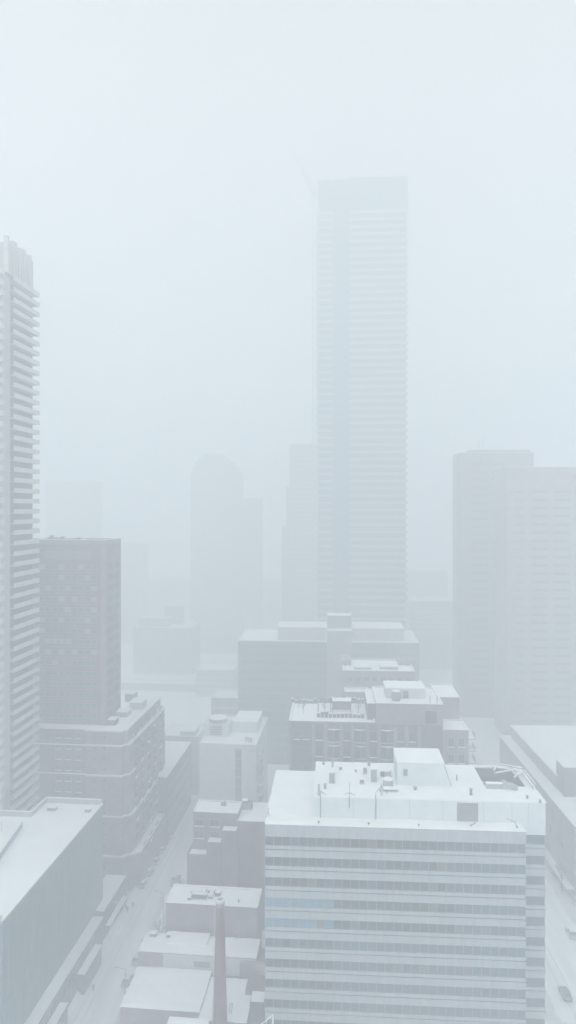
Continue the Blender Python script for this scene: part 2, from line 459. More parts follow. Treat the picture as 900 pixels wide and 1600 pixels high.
air_unit(598, 1214, .9, 1.0, 1.2, 'boxy dark air unit touching the rear round fan unit', m='concd')
air_unit(607, 1237, 3.6, 1.2, 0.5, 'long low duct box in front of the stair bulkhead')
def fan(px, py, r, h, label):
    y = fa.y(py, zr, 20); x = fa.x(px, y)
    t = fa.thing('cooling_fan', x, y, zr-.02, label, 'cooling fan', 'round fan units on the office roof')
    MB().cyl(0, 0, 0.2, h, r, n=20).build('drum', 'metal', t)
    MB().cyl(0, 0, h, h+.2, r*1.06, r*.96, n=20).build('snow_cap', 'cap', t)
    MB().box(-r, r, -r*.9, r*.9, 0, .2).build('base', 'metald', t)
fan(606, 1227, 0.95, 1.3, 'front one of two round fan units left of the stair bulkhead')
fan(604.5, 1212, 0.9, 1.2, 'rear one of two round fan units left of the stair bulkhead')
def vent(px, py, h, r, label, fr=None, z=None, grp='small vent pipes on the roofs'):
    fr = fr or fa; z = zr if z is None else z
    y = fr.y(py, z, 20); x = fr.x(px, y)
    t = fr.thing('vent_pipe', x, y, z-.02, label, 'vent pipe', grp)
    MB().cyl(0, 0, 0, h, r, r*.85, n=10).build('pipe', 'metald', t)
    MB().cyl(0, 0, h, h+.1, r*1.6, r*1.2, n=10).build('cowl', 'metal', t)
for px, py, h, r, l in ((505.5, 1196, .5, .25, 'stubby vent pipe at the rear left corner of the office upper roof'),
        (532, 1203, .35, .3, 'low vent pipe behind and right of the tall left air unit'),
        (556, 1206, .3, .22, 'low vent pipe near the rear middle of the office upper roof'),
        (576, 1196, .8, .2, 'thin vent pipe at the rear edge behind the pale air unit'),
        (577.5, 1197, .9, .15, 'thinner vent pipe beside another at the rear roof edge'),
        (508, 1234, .9, .25, 'vent pipe beside the antenna mast at the front left of the upper roof'),
        (649, 1232, .5, .3, 'short vent pipe in front of the stair bulkhead'),
        (714, 1216, 1.1, .12, 'slender vent pipe standing right of the stair bulkhead'),
        (736, 1238, 1.2, .28, 'dark cone shaped vent pipe between stair bulkhead and plant pit'),
        (824, 1241, .5, .2, 'short vent pipe near the front right end of the upper roof'),
        (844, 1247, .5, .2, 'short vent pipe at the extreme right corner of the upper roof')):
    vent(px, py, h, r, l)
for px, py, l in ((498, 1290, 'small floodlight on the left of the office parapet'), (576, 1291.5, 'small floodlight second from the left on the office parapet'), (654.5, 1293.5, 'small floodlight at the middle of the office parapet')):
    y = 0.15; x = fa.x(px, y); t = fa.thing('floodlight', x, y, zR+.3, l, 'floodlight', 'floodlights on the office parapet')
    MB().cyl(0, 0, 0, .3, .05, n=6).build('stem', 'metald', t); MB().box(-.18, .18, -.15, .15, .3, .5).build('lamp_head', 'metald', t)
# antenna masts clamped to the front edge of the upper storey
def mast(px, below, above, label, panel=False, arms=True):
    x = fa.x(px, sb-.2); t = fa.thing('antenna_mast', x, sb-.2, zT-below, label, 'antenna mast', 'antenna masts on the office roof')
    H = below+above
    MB().tube((0, 0, 0), (0, 0, H), .07, .05).build('pole', 'metald', t)
    if arms:
        a = MB(); z = below+1.2
        for s_ in (-1, 1): a.tube((0, 0, z), (s_*1.05, .5, z-.75), .045)
        a.tube((-.55, .25, z-.38), (.55, .25, z-.38), .03); a.build('brace', 'metald', t)
    if panel: MB().box(-.55, -.1, -.1, .12, below+.4, below+2.6).build('panel_antenna', 'metal', t)
    else: MB().box(-.1, .1, -.16, -.06, H-.9, H-.1).build('panel_antenna', 'metal', t)
mast(501, 4.0, 1.4, 'antenna mast with a tall flat panel at the front left of the upper roof', True)
mast(546, 1.8, 3.0, 'slim antenna mast with spread braces, second from the left')
mast(587, 4.0, .9, 'short antenna mast running down the wall left of the V shaped antenna', False, False)
tq = fa.thing('antenna_mast', fa.x(596, sb+.6), sb+.6, zr, 'V braced antenna mast with a wide pale panel before the stair bulkhead', 'antenna mast', 'antenna masts on the office roof')
MB().tube((0, 0, 0), (0, 0, 2.4), .06).build('pole', 'metald', tq)
MB().box(-.2, .2, -.2, -.06, .2, 2.0).build('panel_antenna', 'metal', tq)
MB().tube((0, 0, 2.0), (-1.2, .4, .3), .05).tube((0, 0, 2.0), (1.2, .4, .3), .05).build('brace', 'metald', tq)
tq = fa.thing('antenna_mast', fa.x(419, 1.5), 2.0, zR+.3, 'short tripod antenna at the left end of the lower roof', 'antenna mast', 'antenna masts on the office roof')
MB().tube((0, 0, 0), (0, 0, 2.0), .05).build('pole', 'metald', tq)
MB().tube((0, 0, 1.2), (-.5, 0, 0), .04).tube((0, 0, 1.2), (.5, .2, 0), .04).tube((0, 0, 1.5), (.3, .2, 1.9), .04).build('brace', 'metald', tq)
# davit arm on the lower roof right end
tq = fa.thing('davit_arm', fa.x(808, 1), 1.0, zR+.3, 'bent steel davit arm at the right end of the lower roof', 'davit arm')
MB().tube((0, 0, 0), (-.3, .4, .9), .07).tube((-.3, .4, .9), (-1.6, 1.2, 1.1), .06).build('arm', 'metald', tq); MB().cyl(0, 0, 0, .15, .2).build('foot', 'metald', tq)
tq = fa.thing('davit_arm', fa.x(736, 1.2), 1.2, zR+.3, 'low steel davit arm lying on the lower roof under the louvre', 'davit arm')
MB().tube((0, 0, .1), (1.0, .3, .45), .07).build('arm', 'metald', tq); MB().cyl(0, 0, 0, .15, .2).build('foot', 'metald', tq)
# ducts, pipes and rails round the pit
tq = fa.thing('roof_duct', 0, 0, 0, 'curved snow topped duct along the front edge of the plant pit', 'duct')
y = py0-1.6; xa, xb, xc = fa.x(760, y), fa.x(789, y), fa.x(810, y-1.3)
arch(xa, xb, y, y+1.0, zr-.02, 1.0).build('duct', 'metal', tq)
dd = MB(); 
for k in range(6):
    u0, u1 = k/6, (k+1)/6
    dd.box(xb+(xc-xb)*u0, xb+(xc-xb)*u1+.02, y-.2-1.0*u0**1.5, y+.9-1.0*u0**1.5, zr+.15, zr+1.15-.25*u0)
dd.build('elbow', 'metal', tq)
MB().box(xa, xb, y+.15, y+.85, zr+.9, zr+1.12).build('snow_cap', 'cap', tq); MB().box(xb-.35, xb+.35, y-.25, y+1.1, zr-.02, zr+1.45).build('collar', 'conc', tq)
fr_ = fa
def pw(px, py, z): 
    y = fa.y(py, z, 45); return (fa.x(px, y), y, z)
tq = fa.thing('pipework', 0, 0, 0, 'snow covered pipe racks over the rear and right of the plant pit', 'pipework')
pp = MB(); pc = MB()
routes = [[(772, 1204), (777, 1194), (798, 1196.5), (810, 1199), (817, 1199)], [(774, 1208), (800, 1203), (806, 1211), (820, 1203.5), (838, 1226)], [(803, 1214), (816, 1206), (833, 1228)], [(770, 1199), (790, 1201), (808, 1204)]]
for q, rt in enumerate(routes):
    pts = [pw(a, b_, zr+0.9-.12*q) for a, b_ in rt]
    for p, r_ in zip(pts, pts[1:]):
        pp.tube(p, r_, .16, n=8); pc.tube((p[0], p[1], p[2]+.13), (r_[0], r_[1], r_[2]+.13), .13, n=6)
    for p in pts: pp.tube((p[0], p[1], zr-.05), p, .05)
pp.build('pipe', 'metal', tq); pc.build('pipe_snow', 'cap', tq)
ra = MB()
for k in range(9):
    a = Vector(pw(826+k*2.6, 1217+k*3.2, zr)); ra.tube(a, a+Vector((0, 0, 1.0)), .03)
    if k: ra.tube(pz_+Vector((0, 0, 1.0)), a+Vector((0, 0, 1.0)), .035); ra.tube(pz_+Vector((0, 0, .5)), a+Vector((0, 0, .5)), .03)
    pz_ = a
tag(ra.build('guard_rail', 'metal'), 'thin steel guard rail at the right rear edge of the office roof', 'railing')
COL.objects['guard_rail'].location = (fa.ox, fa.oy, 0); COL.objects['guard_rail'].rotation_euler = (0, 0, -fa.t)
cu = MB()
# ladder right of stair bulkhead
tq = fa.thing('ladder', bx1+.15, by0+2.2, zT+.28, 'dark sloping ladder against the right side of the stair bulkhead', 'ladder')
ld = MB().tube((.1, 0, 3.8), (1.3, -2, 0), .05).tube((.1, .5, 3.8), (1.3, -1.5, 0), .05)
ld.build('rail', 'metald', tq)
ld = MB()
for k in range(1, 9):
    u = k/9; ld.tube((.1+1.2*u, -2*u, 3.8-3.8*u), (.1+1.2*u, .5-2*u, 3.8-3.8*u), .03)
ld.build('rung', 'metald', tq)

# ------------------------------------------------------------------ B: brick apartment block with bays, behind A
fb = Fr(518, 452, 185.0)
rB = fb.root('apartment_building', 'brick apartment block with pale piers, bay windows and a roof garden behind the office', 'apartment building')
zB = fb.z(1129); xb1 = fb.x(692); FB = 4.4
yb1 = fb.y(1098, zB)
MB().box(0, xb1, 0, yb1, 0, zB).build('wall', 'brickd', rB)
xs0 = fb.x(588)
roofing(rB, 0, xs0-.3, 0, yb1, zB, .5, wallm='brickp')
piers = [(452, 455), (487, 492), (506, 512), (531, 535.5), (549, 553), (572, 576.5), (590, 595), (614.5, 620), (633, 638), (652, 658)]
for a, c in piers:
    MB().box(fb.x(a), fb.x(c), -0.7, 0, 0, zB-.3).build('pier', 'brickp', rB)
wide = [(512, 531), (553, 572), (595, 614.5)]; narrow = [(492, 506), (535.5, 549), (576.5, 590), (620, 633), (638, 652)]
for j in range(9):
    z0 = zB-1.2-(j+1)*FB+.9
    for a, c in wide:
        x0, x1 = fb.x(a)+.05, fb.x(c)-.05; xm = (x0+x1)/2
        o = MB().prism([(x0, 0), (x0+.01, -.3), (xm, -.9), (x1-.01, -.3), (x1, 0)], z0, z0+3.1).build('bay_window', 'glass', rB)
        MB().prism([(x0, 0.0), (x0, -.4), (xm, -1.15), (x1, -.4), (x1, 0.0)], z0-.28, z0).build('ledge', 'conc', o)
        MB().prism([(x0+.02, 0), (x0+.02, -.32), (xm, -.93), (x1-.02, -.32), (x1-.02, 0)], z0+3.1, z0+3.2).build('ledge_snow', 'cap', o)
        MB().box(xm-.05, xm+.05, -.96, -.85, z0, z0+3.09).build('mullion', 'conc', o)
    for a, c in narrow:
        x0, x1 = fb.x(a), fb.x(c); windows(rB, [((x0+x1)/2, 0, z0+.2)], (x1-x0)*.8, 2.6, 'f', 'glass', 'concd', True)
    for px in (464, 478): windows(rB, [(fb.x(px), 0, z0+.3)], 1.7, 2.4, 'f', 'glassm', 'concd', j % 2 == 0)
# raised block
rz = fb.z(1101, xs0, 0); ry1 = fb.y(1075, rz, 25)
MB().box(xs0, xb1, -.02, ry1, zB+.001, rz).build('upper_storey', 'brickp', rB); roofing(rB, xs0, xb1, -.02, ry1, rz, .35, wallm='brickp')
MB().box(fb.x(574, 3), xs0-.01, 3, yb1-1, zB+.3, rz-.6).build('stair_hall', 'brickd', rB)
snowfield(fb.x(574, 3)-.1, xs0-.05, 2.9, yb1-.9, rz-.6, rz-.35, rB)
windows(rB, [((fb.x(664)+fb.x(683))/2, -.02, zB+.3)], fb.x(683)-fb.x(664), 3.6, 'f', 'glass', 'concd')
y3 = fb.y(1093, rz, 28); z3 = fb.z(1075.5, 28, y3); y4 = fb.y(1065, z3, 28)
MB().box(fb.x(603, y3), fb.x(664, y3), y3, y4, rz+.3, z3).build('penthouse', 'concl', rB)
snowfield(fb.x(603, y3)-.2, fb.x(664, y3)+.2, y3-.2, y4+.2, z3, z3+.3, rB)
windows(rB, [(fb.x(634, y3), y3, rz+.4)], 1.6, 2.1, 'f', 'glass', 'mull'); windows(rB, [(fb.x(620, y3), y3, rz+.4)], 2.6, 2.2, 'f', 'concd', 'mull')
# right wings
yw = 10; zw = fb.z(1091, xb1, yw); xw = fb.x(718, yw)
block(rB, xb1+.02, xw, yw, yw+14, 0, zw, 'brickp', 'right_wing', .3)
zq = fb.z(1142, xb1, 1); xq1 = fb.x(732, 1)
block(rB, xb1+.02, xq1, 1, yw-.02, 0, zq, 'brickp', 'lower_wing', .3)
windows(rB, grid(xb1+1, xq1-.5, 2, zq-4.2, -4.4, 5, 1.0), 1.7, 2.4, 'f', 'glass', 'mull', True)
t = fb.thing('water_tank', fb.x(619, y3-2), y3-2, rz+.28, 'round water tank before the small penthouse of the brick block with bays', 'water tank')
MB().cyl(0, 0, .5, 2.6, 1.2, n=18).build('tank', 'concd', t); MB().cyl(0, 0, 2.6, 2.8, 1.22, 1.1, n=18).build('snow_cap', 'cap', t); MB().box(-1, 1, -.8, .8, 0, .5).build('base', 'metald', t)
for j in range(4):
    z = zq-3.2*j-2.2; MB().box(xq1+.02, xq1+2.0, 1.5, 5.5, z-.25, z).box(xq1+1.9, xq1+2.0, 1.5, 5.5, z, z+1).build('balcony', 'conc', rB)
    MB().box(xq1+.05, xq1+1.88, 1.5, 5.5, z, z+.2).build('balcony_snow', 'cap', rB)
for px, lab in ((672, 'thin pipe mast at the front edge of the raised block, left one'), (683, 'thin pipe mast at the front edge of the raised block, right one')):
    t = fb.thing('vent_pipe', fb.x(px, .6), .6, rz+.3, lab, 'vent pipe', 'pipe masts of the brick block with bays'); MB().cyl(0, 0, 0, 2.2, .1).build('pipe', 'metald', t)
# roof garden: planter rows, pergola frames, bare shrubs
def frb(name, x, y, z, label, cat, grp=None): return fb.thing(name, x, y, z, label, cat, grp)
for k, (a, c, y, lab) in enumerate(((455, 500, 17, 'long snow topped planter hedge at the rear of the roof garden'), (500, 574, 18.5, 'snow topped trellis row at the rear right of the roof garden'), (495, 573, 4, 'low snow dusted planter row at the front of the roof garden'))):
    t = frb('planter', fb.x(a, y), y, zB+.28, lab, 'planter', 'planters of the roof garden'); L = fb.x(c, y)-fb.x(a, y)
    h = MB(); s_ = MB()
    for q in range(int(L/1.1)):
        hh = .9+random.random()*.7; h.box(q*1.1, q*1.1+.95, 0, .8, 0, hh); s_.box(q*1.1+.05, q*1.1+.85, .05, .7, hh, hh+.12)
    h.build('hedge', 'bark', t); s_.build('hedge_snow', 'cap', t)
for a, c, lab in ((497, 517, 'open timber pergola on the left of the roof garden'), (520, 548, 'solid sided pergola in the middle of the roof garden')):
    y = 9; t = frb('pergola', fb.x(a, y), y, zB+.28, lab, 'pergola', 'pergolas of the roof garden'); L = fb.x(c, y)-fb.x(a, y)
    f_ = MB()
    for x in (0, L):
        for yy in (0, 3): f_.box(x-.1, x+.1, yy-.1, yy+.1, 0, 2.9)
    f_.build('post', 'brickd', t)
    f_ = MB(); 
    for yy in (0, 3): f_.box(-.4, L+.4, yy-.1, yy+.1, 2.9, 3.1)
    for q in range(int(L/.6)): f_.box(q*.6, q*.6+.1, -.3, 3.3, 3.101, 3.2)
    f_.build('beam', 'brickd', t)
    if c == 548:
        MB().box(.1, L-.1, 2.8, 2.9, .05, 2.85).build('screen', 'brickp', t); MB().box(-.2, L+.2, -.2, 3.2, 3.2, 3.32).build('snow_cap', 'cap', t)

def make_tree(h, seed, n1=11, name='bare_tree'):
    rr = random.Random(seed)
    t = bpy.data.objects.new(name, None); COL.objects.link(t)
    MB().tube((0, 0, 0), (0, 0, h*.45), h*.025, h*.018).tube((0, 0, h*.45), (h*.03, 0, h*.95), h*.018, h*.004).build('trunk', 'bark', t)
    c = MB()
    for k in range(n1):
        z = h*(.3+.55*k/n1); a = rr.random()*6.28; L = h*(.42-.25*k/n1)
        p = Vector((0, 0, z)); q = p+Vector((math.cos(a)*L*.8, math.sin(a)*L*.8, L*.7)); c.tube(p, q, h*.010, h*.004, 5)
        for j in range(5):
            u = .25+.15*j; s0 = p.lerp(q, u); a2 = a+rr.uniform(-1.2, 1.2); l2 = L*(.5-.2*u)
            s1 = s0+Vector((math.cos(a2)*l2, math.sin(a2)*l2, l2*.7)); c.tube(s0, s1, h*.005, h*.002, 4)
            for i in range(3):
                s2 = s0.lerp(s1, .4+.25*i); a3 = a2+rr.uniform(-1.3, 1.3); c.tube(s2, s2+Vector((math.cos(a3), math.sin(a3), .8))*l2*.4, h*.003, h*.0015, 3)
    c.build('crown', 'bark', t)
    return t
tp = make_tree(3.6, 5)
gp = [(474, 8, 'leftmost bare sapling in the roof garden'), (466, 12, 'bare sapling near the rear left of the roof garden'), (507, 7, 'bare sapling under the open pergola'), (560, 8, 'bare Y shaped sapling at the right of the roof garden')]
for k, (px, y, lab) in enumerate(gp):
    o = tp if k == 0 else copy_tree(tp)
    o.location = fb.W(fb.x(px, y), y, zB+.3); o.rotation_euler.z = k*1.7; tag(o, lab, 'tree', 'saplings in the roof garden')

# ------------------------------------------------------------------ C: wide dark block behind
def bands(r, x0, x1, y0, y1, zt, n, dz, h, m='conc', t=.3, proud=.15, name='floor_band'):
    for k in range(n):
        z = zt-(k+1)*dz
        if z < .3: break
        MB().ring(x0-proud, x1+proud, y0-proud, y1+proud, z, z+h, t).build(name, m, r)
fc = Fr(518, 372, 295.0)
rC = fc.root('office_block', 'wide dark flat fronted block with three rooftop boxes below the tallest tower', 'office block')
zC = fc.z(1002); yc1 = fc.y(984, zC); xc1 = fc.x(655)
block(rC, 0, xc1, 0, yc1, 0, zC, 'glassm', 'wall', .4, rm='concl')
bands(rC, 0, xc1, 0, yc1, zC-.6, 14, 3.7, 1.2, 'slate')
def addbox(fr, r, pxa, pxb, pyt, pyb, zbase, y=None, depth=8, m='concl', name='mechanical_room', snow=True):
    y = fr.y(pyb, zbase, 10) if y is None else y
    x0, x1 = fr.x(pxa, y), fr.x(pxb, y); zt = fr.z(pyt, x0, y)
    MB().box(x0, x1, y, y+depth, zbase+.02, zt).build(name, m, r)
    if snow: snowfield(x0-.12, x1+.12, y-.12, y+depth+.12, zt, zt+.3, r)
    return zt
addbox(fc, rC, 434, 510, 980, 1001, zC, 2.5, 14, 'conc'); addbox(fc, rC, 551.5, 631, 982, 1001, zC, 2.5, 16, 'conc')
x0, x1 = fc.x(511, -1), fc.x(550, -1); zz = fc.z(986, x0, -1)
MB().box(x0, x1, -1, 10, 0, zz).build('stair_tower', 'concd', rC); snowfield(x0-.1, x1+.1, -1.1, 10.1, zz, zz+.3, rC)
addbox(fc, rC, 512, 549, 962, 986, zz+.3, 3.5, 6, 'concd')
# D: lower block in front of C right
fd = Fr(518, 536, 232.0)
rD = fd.root('apartment_building', 'dull brick block with a stepped snowy roof in front of the wide dark block', 'apartment building')
zD = fd.z(1050); xd1 = fd.x(648)
block(rD, 0, xd1, 0, 18, 0, zD, 'brickp', 'wall', .5)
zD2 = fd.z(1083, 0, -6); block(rD, .5, fd.x(576, -6), -6, -.05, 0, zD2, 'brickp', 'lower_wing', .4)
MB().box(-.5, fd.x(550), 8, 18, zD+.35, fd.z(1032, 0, 8)).build('stair_tower', 'brickp', rD)
addbox(fd, rD, 553, 580, 1043, 1047, zD+.3, 3, 6, 'brickp'); addbox(fd, rD, 594, 622, 1042, 1047, zD+.3, 3, 6, 'brickp')
addbox(fd, rD, 622, 652, 1032, 1047, zD+.3, 10, 7, 'brickp', 'penthouse', False)
windows(rD, grid(1, xd1-1, 8, zD-3.2, -3.4, 6), 1.8, 1.7, 'f', 'glass', 'mull')

# ------------------------------------------------------------------ E: the tallest tower, still with its crane
fe = Fr(518, 497, 400.0)
rE = fe.root('skyscraper', 'tallest slim glass skyscraper with thin balcony lines, top lost in fog', 'skyscraper')
zE = fe.z(281.5); xm = fe.x(545); xe1 = fe.x(637.5, -.6); dE = 34
MB().box(0, xm, 0, dE, 0, zE).build('wall', 'glasse', rE)
zE2 = fe.z(276.5, xm, -.6)
MB().box(xm+.01, xe1-1.2, .6, dE, 0, zE2).build('east_wall', 'glasse', rE)
zb0 = fe.z(335); k = 0; z = zb0
MB().box(xm+3, xe1, -.6, .55, zb0+.5, zE2-.4).build('crown_screen', 'glasse', rE)
while z > 34:
    bb = MB(); bb.box(-.8, fe.x(520), -.8, -.01, z, z+1.2).box(-.8, -.01, 0, dE-5, z, z+1.2).box(xm+.4, xe1, -1.0, .59, z, z+1.3, 0); bb.box(xe1-1.19, xe1, .6, dE, z, z+1.0, 0); bb.build('balcony', 'conc', rE)
    z -= 4.24
    k += 1
    if k > 70: break
# crane
tc = fe.thing('tower_crane', fe.x(491, 4), 4, 0, 'faint luffing tower crane with a raised jib left of the tallest tower', 'crane')
def lattice(p, q, w_, bays, r_=.09):
    p = Vector(p); q = Vector(q); d = (q-p).normalized(); u = d.cross(Vector((0, 1, 0))).normalized(); v = d.cross(u)
    b = MB(); cs = [(u*a + v*c_)*w_/2 for a, c_ in ((-1, -1), (1, -1), (1, 1), (-1, 1))]
    for c_ in cs: b.tube(p+c_, q+c_, r_)
    for k in range(bays):
        a = p.lerp(q, k/bays); e_ = p.lerp(q, (k+1)/bays)
        for i in range(4): b.tube(a+cs[i], e_+cs[(i+1) % 4], r_*.6, n=4)
    return b
zc = fe.z(305, 0, 4)
lattice((0, 0, 0), (0, 0, zc), 2.0, 90, .2).build('mast', 'metal', tc)
ztip = fe.z(215, 0, 4); xtip = fe.x(448, 4)-fe.x(491, 4)
lattice((0, 0, zc+1.5), (xtip, 0, ztip), 1.8, 22, .26).build('jib', 'metal', tc)
lattice((0, 0, zc+1.5), (6, 0, zc+2.0), 1.6, 5).build('counter_jib', 'metal', tc)
MB().box(4, 6.4, -1, 1, zc-.6, zc+1.2).build('counterweight', 'concd', tc); MB().box(-1, 1.2, -1.6, 1.6, zc, zc+2.4).build('cab', 'metal', tc)
MB().tube((5, 0, zc+2), (2.4, 0, zc+9), .12).tube((2.4, 0, zc+9), (xtip*.9, 0, zc+1.5+(ztip-zc)*.9), .06).build('stay', 'metal', tc)
ta = fe.thing('roof_mast', fe.x(512, 6), 6, zE, 'short faint mast on top of the tallest tower', 'mast')
lattice((0, 0, 0), (0, 0, 5.5), 1.2, 5, .12).build('frame', 'metal', ta)

# ------------------------------------------------------------------ far towers
def far(name, label, cat, vp, px0_, px1_, pyt, Y, depth, m='conc', band=None, ph=.5, group=None):
    f = Fr(vp, px0_, Y); r = f.root(name, label, cat, group); x1_ = f.x(px1_); z = f.z(pyt)
    block(r, 0, x1_, 0, depth, 0, z, m, 'wall', ph)
    if band: bands(r, 0, x1_, 0, depth, z-1, band, 3.4, 1.1, 'conc')
    return f, r, x1_, z
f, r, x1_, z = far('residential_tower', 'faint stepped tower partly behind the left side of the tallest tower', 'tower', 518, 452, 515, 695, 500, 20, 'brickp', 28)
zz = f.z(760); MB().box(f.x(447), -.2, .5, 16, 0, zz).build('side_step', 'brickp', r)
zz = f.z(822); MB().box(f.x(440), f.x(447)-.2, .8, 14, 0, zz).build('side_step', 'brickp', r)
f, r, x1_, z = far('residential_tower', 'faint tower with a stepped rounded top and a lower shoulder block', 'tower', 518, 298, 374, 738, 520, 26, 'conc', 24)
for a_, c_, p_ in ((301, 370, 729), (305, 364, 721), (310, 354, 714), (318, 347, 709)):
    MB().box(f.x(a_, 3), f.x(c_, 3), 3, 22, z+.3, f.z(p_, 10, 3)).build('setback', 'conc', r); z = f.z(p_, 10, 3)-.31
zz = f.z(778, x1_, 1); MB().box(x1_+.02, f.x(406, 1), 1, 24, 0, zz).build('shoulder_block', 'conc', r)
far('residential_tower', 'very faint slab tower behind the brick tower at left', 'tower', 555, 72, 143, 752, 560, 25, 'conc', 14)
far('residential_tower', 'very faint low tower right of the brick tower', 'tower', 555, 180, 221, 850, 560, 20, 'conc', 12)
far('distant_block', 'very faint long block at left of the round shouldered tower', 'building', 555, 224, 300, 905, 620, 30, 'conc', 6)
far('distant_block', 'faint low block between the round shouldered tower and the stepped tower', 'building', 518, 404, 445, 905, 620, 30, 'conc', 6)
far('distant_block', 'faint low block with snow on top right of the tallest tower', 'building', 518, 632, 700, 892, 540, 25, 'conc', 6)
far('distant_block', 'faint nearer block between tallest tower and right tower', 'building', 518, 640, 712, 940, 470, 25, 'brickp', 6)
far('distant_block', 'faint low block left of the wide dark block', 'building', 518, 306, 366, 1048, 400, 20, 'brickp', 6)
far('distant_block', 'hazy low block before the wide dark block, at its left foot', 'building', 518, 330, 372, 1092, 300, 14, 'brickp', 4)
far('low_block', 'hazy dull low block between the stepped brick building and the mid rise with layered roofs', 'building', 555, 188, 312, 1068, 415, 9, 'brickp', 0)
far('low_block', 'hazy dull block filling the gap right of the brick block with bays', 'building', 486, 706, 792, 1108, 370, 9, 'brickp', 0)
# low brownish building mid left with layered roofs
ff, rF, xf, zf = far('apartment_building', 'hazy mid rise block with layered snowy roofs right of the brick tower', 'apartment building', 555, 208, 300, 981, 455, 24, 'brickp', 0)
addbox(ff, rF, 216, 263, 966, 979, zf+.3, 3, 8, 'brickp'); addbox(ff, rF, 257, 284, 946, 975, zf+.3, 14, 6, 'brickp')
# right pair of towers
fi = Fr(486, 720, 360.0); rI = fi.root('residential_tower', 'dull brown tower with roof antennas at right, left one of the right pair', 'tower')
zI = fi.z(710); xi1 = fi.x(834)
block(rI, 0, xi1, 0, 20, 0, zI, 'brick', 'wall', .9)
MB().box(fi.x(738), xi1-.5, 4, 16, zI+.3, fi.z(703, 20, 4)).build('penthouse', 'brick', rI)
for k in range(30):
    z = zI-6-k*4.1
    MB().box(fi.x(736), fi.x(763), -.12, 0, z, z+1.5).box(fi.x(768), fi.x(788), -.12, 0, z, z+1.5).build('window_row', 'glass', rI)
for a, lab in ((748, 'left one of two thin antennas on the brown right tower'), (754, 'right one of two thin antennas on the brown right tower')):
    t = fi.thing('antenna_mast', fi.x(a, 8), 8, zI+1, lab, 'antenna mast', 'antennas on the brown tower'); MB().tube((0, 0, 0), (0, 0, 8.5), .16, .08).build('pole', 'metal', t)
    MB().tube((-.7, 0, 6), (.7, 0, 6), .1).build('crossbar', 'metal', t)
fj = Fr(486, 792, 325.0); rJ = fj.root('residential_tower', 'wide pale tower with a grid of window bays cut off by the right edge', 'tower')
zJ = fj.z(733); xj1 = fj.x(935)
block(rJ, 0, xj1, 0, 22, 0, zJ, 'brickp', 'wall', .9)
MB().box(fj.x(824), fj.x(828.5), -.5, 0, 10, zJ-4).box(fj.x(858.5), fj.x(863), -.5, 0, 10, zJ-4).box(fj.x(893), fj.x(898), -.5, 0, 10, zJ-4).build('pier', 'brickp', rJ)
wn = []
for k in range(30):
    z = zJ-11.5-k*3.9
    for a, c in ((829, 858), (864, 892.5), (899, 928)):
        wn.append(((fj.x(a)+fj.x(c))/2, 0, z))
windows(rJ, wn, fj.x(857)-fj.x(830), 1.5, 'f', 'glass', 'brickp')
windows(rJ, [(fj.x(812), 0, zJ-11.5-k*3.9) for k in range(28)], fj.x(820)-fj.x(804), 1.2, 'f', 'glassm', 'brickp', limit=10)

# ------------------------------------------------------------------ J: long low building across the right street
tJ = (486-450)/FPX
fk = Fr(486, 898, 191.0)
rK = fk.root('civic_building', 'long low building with broad stepped snow roofs beside the right street', 'building')
zk = fk.z(1291); yk1 = fk.y(1150, zk)
xk2 = 3.8; y2 = fk.y(1247, zk); zu = zk+4.6
MB().box(0, 60, 0, yk1, 0, zk).build('wall', 'brickp', rK)
snowfield(-.2, 60.2, -.2, yk1+.2, zk, zk+.35, rK)
MB().box(xk2, 60, y2+6, yk1-2, zk+.35, zu).build('upper_storey', 'brickp', rK); snowfield(xk2-.2, 60.2, y2+5.8, yk1-1.8, zu, zu+.35, rK)
xk3 = fk.x(882, y2)
MB().box(xk3, 55, y2, y2+7, zk+.36, fk.z(1200, 10, y2)).build('stair_hall', 'brickd', rK)
snowfield(xk3-.1, 55.1, y2-.1, y2+7.1, fk.z(1200, 10, y2), fk.z(1200, 10, y2)+.3, rK)
# entrance and windows on the street side
windows(rK, [(0, u, z) for u in [4+5.2*k for k in range(13)] for z in (4.2, 10.2)], 2.4, 2.6, 'l', 'glassm', 'mull')
cn = MB().box(-2.2, -.01, 0, yk1, 3.2, 3.5); cn.build('canopy', 'concd', rK); MB().box(-2.3, -.1, 0, yk1, 3.5, 3.7).build('canopy_snow', 'snow', rK)
MB().box(20, 48, 30, 31, zu+.35, zu+1.1).build('roof_curb', 'concd', rK)

# ------------------------------------------------------------------ K: balcony tower, far left
fl_ = Fr(555, 8, 172.0)
rL = fl_.root('balcony_tower', 'tall tower of stacked wraparound white balconies cut off by the left edge', 'tower')
ysd = 18.8; zL = fl_.z(458, 0, ysd)
wL = -34
MB().box(wL, -1.9, 1.9, ysd-.3, 0, zL).build('wall', 'glassm', rL)
MB().box(-2.2, -1.0, .0, 4.4, 0, zL-.5).build('corner_wall', 'conc', rL)
nf = 58
for k in range(nf):
    z = zL-1.2-k*2.74
    bal = MB()
    bal.box(-1.89, .0, 4.41, ysd-.15, z, z+.25, 0)                # side slab
    bal.box(-.16, 0.02, 4.41, ysd+.02, z-.05, z+1.15, 0)
    bal.box(-1.89, -.17, ysd-.14, ysd+.02, z+.2, z+1.25, 1)
    bal.box(wL, -.2, -1.4, -.01, z, z+.25, 0); bal.box(wL, -.2, -1.56, -1.4, z-.1, z+1.25, 0); bal.box(-.35, -.2, -1.4, -.01, z+.25, z+1.25, 0)
    bal.build('balcony', ['concl', 'conc'], rL)
cr_ = MB()
